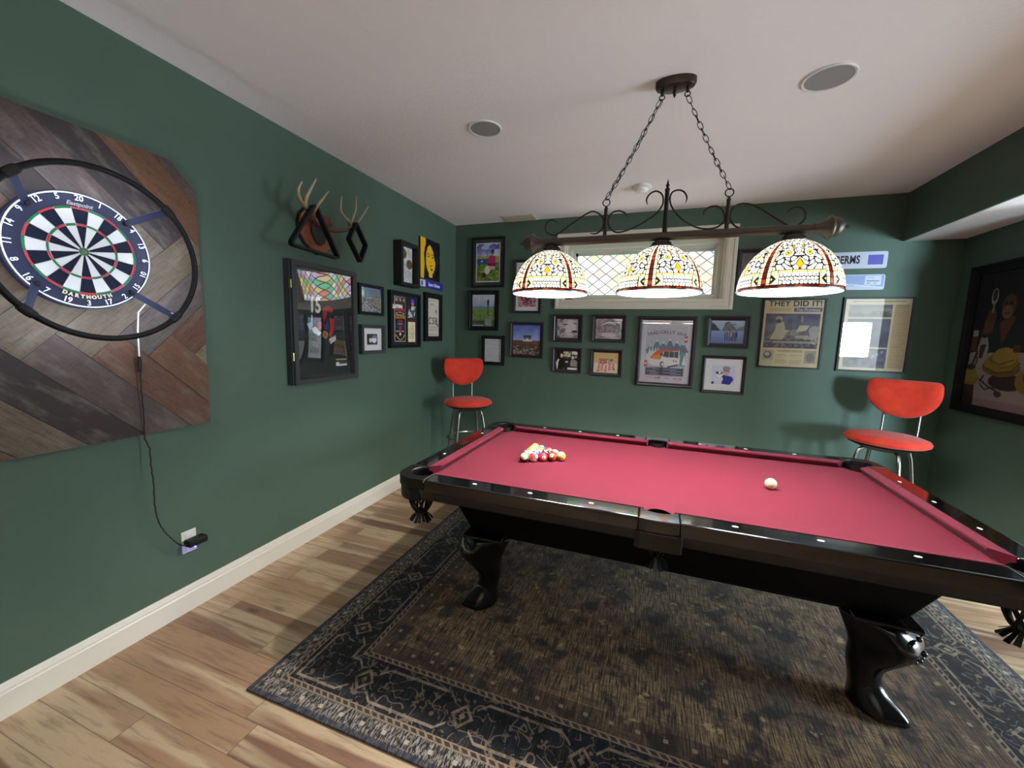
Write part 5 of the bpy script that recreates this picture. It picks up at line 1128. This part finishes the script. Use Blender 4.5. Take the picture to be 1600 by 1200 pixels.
p = Pt(60, 80, '#8a9a5a'); p.grad(0.60, 1, '#9fb0c8', '#cdd5dc'); p.rect(0, 0.56, 1, 0.64, '#6f87a8'); p.noise(0.05, 6, 3); p.rect(0, 0.2, 1, 0.56, '#7a9444'); p.blot(10, 0.6, '#5f7a3c', 3, 0.7, y1=0.5, y0=0.2); p.rect(0, 0, 1, 0.2, '#4e6339'); p.rect(0, 0.14, 1, 0.165, '#333a3a'); p.ell(0.70, 0.76, 0.045, 0.09, '#2a2d33'); p.rect(0.685, 0.20, 0.715, 0.86, '#2a2d33'); p.poly([(0.64, 0.66), (0.76, 0.66), (0.70, 0.74)], '#2a2d33'); p.rect(0.56, 0.02, 0.86, 0.24, '#8c9290'); p.rect(0.60, 0.24, 0.80, 0.34, '#7c8280'); p.rect(0, 0.02, 0.5, 0.05, '#c7ccd0')
framed('B', 0.186, 0.556, 1.546, 1.998, 0.026, 0.046, M['black'], p, 'black framed photo of a weather vane over green fields, middle picture of the corner column', prof='step', name='framed_photograph', cat='photograph')
p = Pt(46, 64, '#cfd0d4'); p.noise(0.03, 10, 3); p.lines(0.08, 0.12, 0.92, 0.95, 16, '#a5a6ae', 0.45, 3); p.rect(0.07, 0.05, 0.09, 0.14, '#44444a')
framed('B', 0.358, 0.640, 1.152, 1.490, 0.022, 0.038, M['black'], p, 'black framed white handwritten page, the lowest frame above the corner stool', name='framed_letter', cat='letter')
p = Pt(66, 70, '#6f86c8'); p.grad(0.48, 1, '#9fb1dc', '#5267b4'); p.noise(0.05, 5, 3, y0=0.48); p.rect(0, 0, 1, 0.48, '#5d4a34'); p.rect(0, 0.36, 1, 0.48, '#6e4d35'); p.blot(18, 0.52, '#9a8d86', 3, 0.9, y1=0.3); p.blot(20, 0.6, '#3a3433', 8, 0.8, y1=0.36); p.rect(0.40, 0.56, 0.66, 0.63, '#4a4f60'); p.rect(0.43, 0.46, 0.46, 0.57, '#4a4f60'); p.rect(0.52, 0.46, 0.55, 0.57, '#e8e4da'); p.rect(0.60, 0.46, 0.63, 0.57, '#4a4f60'); p.rect(0.36, 0.46, 0.70, 0.50, '#d9d4c8'); p.poly([(0.36, 0.62), (0.70, 0.62), (0.66, 0.66), (0.40, 0.66)], '#3c4150'); p.ell(0.15, 0.6, 0.03, 0.01, '#dfe4ee')
framed('B', 0.710, 1.091, 1.256, 1.648, 0.026, 0.032, M['plum'], p, 'dark framed photo of a small lookout on a rocky hilltop under blue sky', prof='step', name='framed_photograph', cat='photograph')
p = Pt(50, 64, '#8a4a58'); p.noise(0.2, 14, 4); p.blot(12, 0.5, '#2c3550', 7, 0.85, x0=0.45); p.blot(10, 0.6, '#c8b8b4', 9, 0.7, y1=0.4); p.blot(10, 0.6, '#a83f4c', 11, 0.8, x1=0.5)
framed('B', 0.735, 1.050, 1.748, 2.322, 0.026, 0.026, M['plum'], p, 'picture half hidden behind the left lamp shade, white mount showing below it', mount=(0.032, 0.046), mountcol=M['paper'], prof='step')
def sepia(seed): p = Pt(56, 50, '#9a8c8c'); p.noise(0.16, 7, seed); return p
p = sepia(3); p.poly([(0, 0.1), (0.1, 0.8), (0.4, 1), (1, 0.9), (1, 0.2), (0.6, 0)], '#b7aeae'); p.ell(0.62, 0.55, 0.26, 0.4, '#cfc8c6'); p.line([(0.28, 0.72), (0.38, 0.68), (0.48, 0.74)], 0.05, '#3b3238'); p.line([(0.76, 0.78), (0.9, 0.74)], 0.04, '#3b3238'); p.ell(0.82, 0.34, 0.14, 0.06, '#3b3238'); p.line([(0.6, 0.28), (0.8, 0.22), (0.86, 0.1)], 0.02, '#4a4046'); p.blot(12, 0.5, '#5d5258', 5, 0.7, x1=0.4, y1=0.6); p.poly([(0.12, 1), (0.2, 0.75), (0.28, 1)], '#6d6266')
framed('B', 1.201, 1.520, 1.443, 1.736, 0.026, 0.046, M['plum'], p, 'dark framed close-up of a pale lion face, under the left end of the window', prof='step', name='framed_photograph', cat='photograph')
p = sepia(9); p.ell(0.5, 0.5, 0.44, 0.42, '#7d7076'); p.blot(16, 0.5, '#a69a9c', 7, 0.7, x0=0.15, x1=0.85, y0=0.1, y1=0.9); p.line([(0.25, 0.7), (0.5, 0.82), (0.75, 0.72)], 0.05, '#cfc6c4'); p.ell(0.5, 0.2, 0.3, 0.12, '#c0b5b4'); p.poly([(0.6, 1), (1, 1), (1, 0.88), (0.8, 0.9)], '#e4dcd8'); p.rect(0.92, 0.2, 0.95, 0.9, '#d8cfcc')
framed('B', 1.621, 1.965, 1.451, 1.737, 0.026, 0.040, M['plum'], p, 'dark framed sepia picture of an oval stone, right of the lion face', prof='step', name='framed_photograph', cat='photograph')
p = Pt(60, 54, '#1d1716'); p.rect(0.35, 0.68, 0.66, 0.98, '#c9c7b0'); p.rect(0.72, 0.62, 0.98, 1, '#d9d6c6'); p.blot(14, 0.6, '#3a2a28', 5, 0.8, 0.35, 0.6, 1, 1); p.poly([(0.06, 0), (0.02, 0.35), (0.12, 0.58), (0.20, 0.5), (0.14, 0.1)], '#e2d6c8'); p.poly([(0.10, 0.02), (0.12, 0.40), (0.20, 0.58), (0.34, 0.5), (0.38, 0.1), (0.34, 0)], '#121213'); p.ell(0.26, 0.78, 0.085, 0.13, '#6d3f28'); p.ell(0.27, 0.74, 0.06, 0.10, '#e9cbb4'); p.ell(0.78, 0.70, 0.09, 0.13, '#3a2a26'); p.ell(0.77, 0.66, 0.06, 0.09, '#d8c4b0'); p.poly([(0.66, 0.2), (0.68, 0.5), (0.8, 0.56), (1, 0.46), (1, 0.16)], '#8d8b84'); p.rect(0.55, 0, 1, 0.12, '#e6e2da'); p.ell(0.5, 0.42, 0.07, 0.05, '#cfc9c0'); p.rect(0.36, 0.62, 0.6, 0.68, '#7a2c26'); p.rect(0.34, 0.04, 0.42, 0.1, '#a33a34')
framed('B', 1.208, 1.520, 1.112, 1.382, 0.024, 0.036, M['plum'], p, 'dark framed photo of two people behind a bar counter, below the lion face', prof='step', name='framed_photograph', cat='photograph')
p = Pt(60, 54, '#d0b076'); p.grad(0.55, 1, '#d9b878', '#cfae70'); p.rect(0, 0, 1, 0.5, '#d8cfa6'); p.ell(0.5, 0.30, 0.47, 0.32, '#dcd8c4'); 
for a, b in ((0.22, 0.3), (0.35, 0.22), (0.5, 0.16), (0.65, 0.24), (0.8, 0.3)): p.poly([(a-0.06, b-0.14), (a-0.02, b+0.22), (a+0.05, b+0.22), (a+0.06, b-0.12)], '#df8a78')
p.rect(0.2, 0.55, 0.82, 0.70, '#dccfa8'); p.blot(20, 0.5, '#c75b44', 4, 0.9, 0.2, 0.42, 0.8, 0.70); p.blot(22, 0.55, '#7f8f6a', 8, 0.7, 0.2, 0.5, 0.8, 0.72); p.ell(0.84, 0.18, 0.05, 0.06, '#d4522c'); p.ell(0.2, 0.1, 0.07, 0.06, '#c8584a'); p.ell(0.9, 0.8, 0.06, 0.06, '#dca428'); p.line([(0.14, 0.15), (0.3, 0.02), (0.7, 0.02), (0.9, 0.15)], 0.03, '#c9c2a4')
framed('B', 1.618, 1.945, 1.098, 1.384, 0.026, 0.038, M['plum'], p, 'dark framed golden still of orange shapes on a round dish, right of the bar photo', prof='step', name='framed_photograph', cat='photograph')
# bus poster
p = Pt(110, 140, '#c3bec6'); p.noise(0.03, 8, 3); p.rect(0.07, 0.07, 0.93, 0.93, '#b9b7c0'); p.grad(0.55, 0.9, '#a9acb8', '#bfb9c0', 0.1, 0.9)
p.line([(0.08, 0.08), (0.92, 0.08), (0.92, 0.93), (0.08, 0.93), (0.08, 0.08)], 0.008, '#d8d4d6')
for a, h in ((0.2, 0.62), (0.32, 0.70), (0.45, 0.67), (0.58, 0.72), (0.72, 0.68), (0.84, 0.66)): p.poly([(a-0.12, 0.5), (a, h), (a+0.12, 0.5)], '#5c7284'); p.poly([(a-0.03, h-0.05), (a, h), (a+0.035, h-0.055), (a, h-0.03)], '#dfe4e8')
for a in np.arange(0.14, 0.9, 0.055): p.poly([(a-0.025, 0.46), (a, 0.46+0.10+0.03*math.sin(a*40)), (a+0.025, 0.46)], '#3f5668' if int(a*100) % 2 else '#4f7078')
for a in (0.18, 0.24, 0.30, 0.35): p.poly([(a-0.03, 0.46), (a, 0.585), (a+0.03, 0.46)], '#d5d6d2')
p.ell(0.24, 0.40, 0.13, 0.11, '#cfcdd0'); p.rect(0.12, 0.12, 0.88, 0.25, '#3b3a52')
for y_ in (0.14, 0.165, 0.19, 0.215, 0.24): p.line([(0.12+0.1*math.sin(y_*80)**2, y_), (0.84, y_+0.006)], 0.006, '#b9b6c4')
p.rect(0.40, 0.12, 0.47, 0.25, '#2c2c46'); p.poly([(0.22, 0.29), (0.52, 0.25), (0.86, 0.33), (0.86, 0.36), (0.3, 0.30)], '#c9c6cc')
p.poly([(0.18, 0.33), (0.20, 0.42), (0.30, 0.50), (0.36, 0.53), (0.78, 0.54), (0.79, 0.33), (0.5, 0.26), (0.26, 0.28)], '#dcd9d8')
p.poly([(0.19, 0.40), (0.30, 0.50), (0.36, 0.53), (0.77, 0.54), (0.77, 0.515), (0.46, 0.505), (0.42, 0.39), (0.30, 0.375)], '#d8502e'); p.poly([(0.20, 0.385), (0.28, 0.45), (0.40, 0.46), (0.41, 0.375)], '#e58a34'); p.poly([(0.38, 0.45), (0.46, 0.50), (0.45, 0.44)], '#3a2f30')
p.poly([(0.45, 0.42), (0.48, 0.505), (0.76, 0.51), (0.76, 0.41)], '#2c3f3c'); p.line([(0.58, 0.41), (0.58, 0.51)], 0.01, '#cfcaca'); p.line([(0.68, 0.41), (0.68, 0.51)], 0.01, '#cfcaca'); p.ell(0.45, 0.30, 0.045, 0.045, '#26242c'); p.ell(0.46, 0.30, 0.030, 0.032, '#cfcdd0'); p.rect(0.66, 0.34, 0.69, 0.37, '#b8453f'); p.rect(0.71, 0.34, 0.74, 0.37, '#b8453f'); p.poly([(0.55, 0.27), (0.77, 0.31), (0.77, 0.285), (0.58, 0.25)], '#3b3a52')
p.rect(0.80, 0.28, 0.90, 0.50, '#5f8a88'); p.poly([(0.84, 0.30), (0.88, 0.47), (0.92, 0.30)], '#d8dada')
for x_, y_ in ((0.87, 0.66), (0.09, 0.26)): p.rect(x_-0.005, y_, x_+0.055, y_+0.095, '#b8474a'); p.rect(x_+0.005, y_+0.033, x_+0.045, y_+0.062, '#d9d2d4')
p.rect(0.13, 0.05, 0.88, 0.10, '#d9c3cb'); p.lines(0.14, 0.055, 0.34, 0.095, 2, '#c08a8a', 0.6); p.ell(0.78, 0.072, 0.09, 0.014, '#8a3f56'); p.ell(0.78, 0.072, 0.055, 0.007, '#e4dadd'); p.ell(0.38, 0.97, 0.12, 0.02, '#cf8a62', 0.7)
bp = [('AN EVENING WITH', 0.60, 0.915, 0.022, M['ink'], {})]
word = 'TRAGICALLY HIP'
for i_, ch in enumerate(word):
    if ch == ' ': continue
    a = (i_-6.5)/6.5; bp.append((ch, 0.50+a*0.36, 0.815-0.045*a*a, 0.046, M['ink'], {'rot': -a*0.28, 'bold': 0.0004, 'sx': 0.9}))
bp.append(('HIP', 0.38, 0.075, 0.034, M['ink'], {'bold': 0.0006, 'shear': 0.3})); bp.append(('1996', 0.555, 0.073, 0.020, M['ink'], {'spacing': 1.3}))
framed('B', 2.086, 2.628, 1.027, 1.727, 0.034, 0.040, M['plum'], p, 'large glossy framed concert poster with an orange bus and mountains, under the window', prof='round', name='framed_poster', cat='poster', texts=tuple(bp[1:]), glass='acrylic')
p = Pt(66, 56, '#8fa0b8'); p.grad(0.5, 1, '#8a98ac', '#a8b6ca'); p.rect(0, 0, 1, 0.52, '#6f7fb0'); p.grad(0, 0.52, '#5f6c92', '#8593bd'); p.poly([(0.34, 0.55), (0.42, 0.9), (0.52, 0.97), (0.66, 0.8), (0.80, 0.55)], '#54545f'); p.blot(14, 0.55, '#77757d', 4, 0.8, 0.36, 0.56, 0.74, 0.9); p.poly([(0, 0.55), (0, 0.92), (0.1, 0.85), (0.25, 0.6), (0.3, 0.55)], '#3d4252'); p.poly([(0.7, 0.55), (0.85, 0.72), (1, 0.78), (1, 0.55)], '#6d6f80')
for x_, c_ in ((0.44, '#1f2432'), (0.50, '#26304a'), (0.57, '#7a5a48'), (0.62, '#b08a78'), (0.67, '#5a2c34'), (0.73, '#2a3fae'), (0.78, '#22304e')): p.rect(x_-0.022, 0.28, x_+0.022, 0.48, c_); p.ell(x_, 0.515, 0.018, 0.024, '#5a4238'); p.rect(x_-0.018, 0.12, x_-0.003, 0.30, '#1d2030'); p.rect(x_+0.003, 0.12, x_+0.018, 0.30, '#1d2030')
framed('B', 2.710, 3.077, 1.435, 1.737, 0.028, 0.044, M['plum'], p, 'dark framed photo of a group standing before a lake and mountain', prof='step', name='framed_photograph', cat='photograph')
p = Pt(56, 56, '#d2d2d6'); p.rect(0, 0.0, 1, 1, '#c4c8da'); p.noise(0.02, 5, 3); p.poly([(0.42, 0.02), (0.46, 0.48), (0.60, 0.50), (0.88, 0.42), (0.96, 0.26), (0.82, 0.0)], '#272a86'); p.ell(0.64, 0.68, 0.15, 0.22, '#c9a7a8'); p.ell(0.63, 0.84, 0.17, 0.11, '#8e8a90'); p.line([(0.50, 0.72), (0.62, 0.69), (0.76, 0.70)], 0.035, '#3f2f44'); p.line([(0.6, 0.54), (0.68, 0.54)], 0.02, '#8a4a54'); p.ell(0.34, 0.52, 0.15, 0.15, '#e4e2e2'); p.ell(0.24, 0.60, 0.07, 0.08, '#4a464c'); p.ell(0.44, 0.60, 0.06, 0.06, '#77747a'); p.ell(0.34, 0.50, 0.03, 0.024, '#26242a'); p.ell(0.28, 0.54, 0.018, 0.016, '#26242a'); p.ell(0.40, 0.54, 0.018, 0.016, '#26242a'); p.poly([(0.14, 0.0), (0.2, 0.38), (0.5, 0.38), (0.46, 0.0)], '#cfc9d2'); p.rect(0.02, 0.0, 0.12, 0.12, '#2c2f6a'); p.line([(0.2, 0.22), (0.5, 0.26)], 0.05, '#ddd8da')
framed('B', 2.703, 3.076, 0.998, 1.359, 0.028, 0.028, M['plum'], p, 'dark framed photo of a person in blue holding a dog, wide white mount', mount=(0.060, 0.062), mountcol=M['paper'], prof='round', name='framed_photograph', cat='photograph')
p = Pt(50, 50, '#5a5250'); p.noise(0.1, 6, 3)
framed('B', 2.926, 3.250, 1.975, 2.340, 0.026, 0.034, M['plum'], p, 'dark framed picture mostly hidden behind the right lamp shade', prof='step')
# newspapers
def sheet(): return Pt(104, 134, '#b8a888')
p = sheet(); p.noise(0.02, 8, 3); p.rect(0.08, 0.815, 0.48, 0.885, '#c0aa7c'); p.lines(0.09, 0.82, 0.47, 0.885, 3, '#8d7a54', 0.6, 3); p.rect(0.51, 0.825, 0.97, 0.885, '#5b5e66')
p.rect(0.05, 0.285, 0.955, 0.795, '#5f5c60'); p.grad(0.55, 0.795, '#66626a', '#565468', 0.05, 0.955); p.noise(0.05, 12, 5, x0=0.05, y0=0.285, x1=0.955, y1=0.795)
p.rect(0.05, 0.285, 0.955, 0.36, '#4a484e'); p.rect(0.2, 0.36, 0.9, 0.385, '#8d8672'); p.poly([(0.14, 0.40), (0.22, 0.55), (0.24, 0.66), (0.36, 0.68), (0.40, 0.56), (0.48, 0.55), (0.42, 0.50), (0.36, 0.40)], '#a39a80'); p.ell(0.28, 0.72, 0.06, 0.045, '#8f8670'); p.ell(0.27, 0.685, 0.045, 0.03, '#4f4c4a'); p.ell(0.55, 0.52, 0.07, 0.05, '#7e7a70'); p.poly([(0.58, 0.52), (0.63, 0.63), (0.80, 0.63), (0.74, 0.55)], '#aaa082'); p.ell(0.66, 0.72, 0.02, 0.05, '#827c72'); p.ell(0.88, 0.55, 0.09, 0.07, '#8f8c88'); p.poly([(0.80, 0.52), (0.95, 0.52), (0.92, 0.34), (0.84, 0.36)], '#96938c'); p.poly([(0.55, 0.44), (0.84, 0.42), (0.78, 0.48), (0.6, 0.48)], '#9b937c'); p.rect(0.1, 0.395, 0.9, 0.41, '#3f3d40'); p.blot(26, 0.62, '#8e866f', 13, 0.5, 0.06, 0.29, 0.95, 0.5)
p.rect(0.05, 0.10, 0.24, 0.25, '#9b8f78'); p.ell(0.14, 0.175, 0.07, 0.055, '#5e5850'); p.ell(0.13, 0.19, 0.04, 0.03, '#a89c84'); p.rect(0.76, 0.06, 0.95, 0.25, '#928a7a'); p.ell(0.86, 0.15, 0.07, 0.07, '#736e6a')
p.lines(0.30, 0.22, 0.72, 0.255, 2, '#5c543f', 0.6, 3); p.lines(0.28, 0.04, 0.49, 0.19, 13, '#938567', 0.7, 5); p.lines(0.52, 0.04, 0.72, 0.19, 13, '#938567', 0.7, 6); p.lines(0.05, 0.03, 0.25, 0.09, 5, '#938567', 0.7, 7)
framed('B', 3.164, 3.650, 1.270, 1.895, 0.020, 0.013, M['black'], p, 'framed yellowed newspaper front page headed THEY DID IT!', mount=0.0, name='framed_newspaper', cat='newspaper', texts=(('THEY DID IT!', 0.52, 0.945, 0.066, M['ink'], {'bold': 0.0012, 'spacing': 1.06}), ('The Province', 0.74, 0.855, 0.034, M['paleink'], {'bold': 0.0002})))
p = sheet(); p.noise(0.02, 8, 4); p.lines(0.12, 0.945, 0.90, 0.975, 1, '#6f6246', 0.7, 4)
p.rect(0.07, 0.745, 0.72, 0.915, '#5f5b5a'); p.rect(0.07, 0.80, 0.72, 0.87, '#7a7468'); p.blot(20, 0.6, '#4a4644', 6, 0.6, 0.07, 0.75, 0.72, 0.83)
p.rect(0.07, 0.33, 0.72, 0.725, '#55525c'); p.noise(0.05, 9, 8, x0=0.07, y0=0.33, x1=0.72, y1=0.725); p.rect(0.07, 0.04, 0.72, 0.305, '#5e5a66'); p.noise(0.07, 14, 12, x0=0.07, y0=0.04, x1=0.72, y1=0.305)
for i in range(9): p.ell(0.13+0.065*i, 0.20+0.03*(i % 3), 0.026, 0.022, '#857f80')
p.rect(0.75, 0.04, 0.98, 0.92, '#a8926e'); p.lines(0.76, 0.05, 0.965, 0.86, 44, '#8a7656', 0.55, 9); p.lines(0.77, 0.87, 0.95, 0.925, 3, '#5c503a', 0.7, 10)
framed('B', 3.770, 4.256, 1.268, 1.906, 0.022, 0.015, M['black'], p, 'framed yellowed newspaper page of photographs reflecting a bright window, rightmost on the back wall', name='framed_newspaper', cat='newspaper', glass='acrylic')
# street style signs
t = thing('berms_sign', 'white metal sign reading BERMS with a blue square', 'sign', (3.71, 0, 2.146))
P4 = lambda a, b, c_: (a, -c_, b)
metal = simple('pale_sign_metal', '#aab0c0', 0.4, var=0.02)
obj('plate', MB().prism(round_poly([(3.37, 2.146), (4.037, 2.146), (4.037, 2.284), (3.37, 2.284)], 0.018), 0.001, 0.004, P4), metal, t)
obj('lettering', text_mb('BERMS', 0.092, FB, 3.762, 2.217, 0.0045, 0.0008, 0.003, 0.63, spacing=1.04), M['ink'], t)
obj('blue_square', MB().bx(3.905, 4.008, -0.0055, -0.004, 2.176, 2.256), simple('sign_blue', '#3a36a4', 0.5, var=0.02), t)
p = Pt(110, 24, '#9fa8be'); p.poly([(0, 0.98), (0, 0.75), (1, 0.08), (1, 0.98)], '#6c84b4'); p.poly([(0, 0.80), (0, 0.70), (1, 0.06), (1, 0.14)], '#b4bccc'); p.rect(0.80, 0.30, 0.97, 0.95, '#aeb6c8'); p.rect(0.83, 0.78, 0.90, 0.84, '#7d8294'); p.rect(0.82, 0.56, 0.95, 0.63, '#5c6070'); p.rect(0.82, 0.38, 0.86, 0.44, '#7d8294'); p.rect(0.89, 0.38, 0.93, 0.44, '#7d8294')
p.line([(0.30, 0.10), (0.34, 0.45), (0.37, 0.52), (0.40, 0.18), (0.44, 0.50), (0.47, 0.40), (0.55, 0.42), (0.57, 0.15), (0.60, 0.10), (0.63, 0.34), (0.70, 0.20)], 0.007, '#6a76a6')
t = thing('map_sign', 'thin pale blue sign with a line drawing, directly below the BERMS sign', 'sign', (3.71, 0, 1.968))
obj('plate', MB().prism(round_poly([(3.37, 1.968), (4.038, 1.968), (4.038, 2.095), (3.37, 2.095)], 0.018), 0.001, 0.004, P4), metal, t)
obj('print', p.mesh(FB, 3.385, 4.030, 1.974, 2.089, 0.0046), M['printgloss'], t)

# ---- right wall: painting of an ape raising a glass over fruit and cups
p = Pt(150, 150, '#120d12'); p.noise(0.02, 6, 3); p.ell(0.75, 0.75, 0.3, 0.25, '#2a141e', 0.6); X_ = p.X
p.poly([(0.0, 0.0), (0.02, 0.40), (0.35, 0.43), (0.9, 0.40), (1.0, 0.38), (1, 0)], '#cbb8b6'); p.rect(0, 0.0, 1.0, 0.06, '#c08f94', 0.6)
p.poly([(0, 0), (0, 0.20), (0.14, 0.20), (0.17, 0.0)], '#3a1c1c'); p.ell(0.55, 0.20, 0.22, 0.06, '#3a1f1e')
p.poly([(0.20, 0.40), (0.22, 0.56), (0.34, 0.64), (0.50, 0.66), (0.66, 0.60), (0.72, 0.42)], '#16302c'); p.poly([(0.36, 0.62), (0.42, 0.46), (0.55, 0.66), (0.48, 0.67)], '#7c4630'); p.ell(0.44, 0.74, 0.085, 0.085, '#6b4630'); p.ell(0.43, 0.70, 0.062, 0.05, '#a87852'); p.ell(0.40, 0.76, 0.018, 0.014, '#1a1010'); p.ell(0.46, 0.76, 0.018, 0.014, '#1a1010'); p.line([(0.39, 0.69), (0.47, 0.69)], 0.01, '#3a1f18'); p.poly([(0.14, 0.52), (0.16, 0.64), (0.24, 0.72), (0.30, 0.66), (0.28, 0.56)], '#7a5038'); p.ell(0.24, 0.68, 0.06, 0.05, '#6b4230'); p.ell(0.24, 0.82, 0.045, 0.06, '#c8c4c0'); p.ell(0.24, 0.83, 0.03, 0.045, '#4a3a38'); p.rect(0.235, 0.70, 0.25, 0.78, '#b8b4b0')
p.rect(0.02, 0.42, 0.09, 0.56, '#7a4a2e'); p.rect(0.02, 0.53, 0.09, 0.57, '#e4ddd0'); p.poly([(0.13, 0.30), (0.12, 0.44), (0.15, 0.53), (0.23, 0.53), (0.27, 0.44), (0.22, 0.30)], '#c9c9c0'); p.poly([(0.15, 0.36), (0.15, 0.46), (0.23, 0.47), (0.20, 0.36)], '#4a3438'); p.ell(0.19, 0.53, 0.045, 0.015, '#2c2226')
for i, (a, b, r_) in enumerate(((0.46, 0.30, 0.24), (0.46, 0.33, 0.22), (0.48, 0.36, 0.18), (0.50, 0.38, 0.15), (0.44, 0.37, 0.10))): p.ell(a, b, r_, 0.065, ['#8f7420', '#c2a02e', '#b08c28', '#d4b43c', '#c8a838'][i]); 
p.line([(0.28, 0.29), (0.42, 0.26), (0.60, 0.28), (0.68, 0.34)], 0.012, '#6b5418'); p.line([(0.30, 0.36), (0.44, 0.32), (0.60, 0.36)], 0.01, '#7a6020'); p.ell(0.62, 0.44, 0.05, 0.03, '#6b4a28')
p.ell(0.07, 0.20, 0.13, 0.05, '#b89632'); p.ell(0.07, 0.235, 0.09, 0.06, '#c4a23a'); p.ell(0.06, 0.29, 0.07, 0.022, '#2a1a16'); p.ell(0.82, 0.22, 0.16, 0.09, '#b89632'); p.ell(0.84, 0.25, 0.10, 0.06, '#7a5a22'); p.ell(0.88, 0.28, 0.06, 0.03, '#2a1a16')
p.line([(0.08, 0.32), (0.12, 0.40)], 0.03, '#3a2a30'); p.line([(0.10, 0.28), (0.14, 0.34), (0.12, 0.38)], 0.02, '#3a2a30'); p.line([(0.22, 0.20), (0.34, 0.155), (0.46, 0.13)], 0.014, '#33242c'); p.ell(0.48, 0.11, 0.05, 0.022, '#4a3a3c'); p.line([(0.26, 0.23), (0.22, 0.19)], 0.02, '#33242c'); p.line([(0.22, 0.17), (0.30, 0.13), (0.42, 0.155)], 0.01, '#33242c')
p.a *= 0.62
framed('R', 0.205, 1.005, 1.022, 2.100, 0.050, 0.062, simple('near_black_frame', '#0a0709', 0.55, spec=0.2), p, 'large painting of an ape with bananas, alone on the right wall', prof='step', name='framed_painting', cat='painting', glass=None)
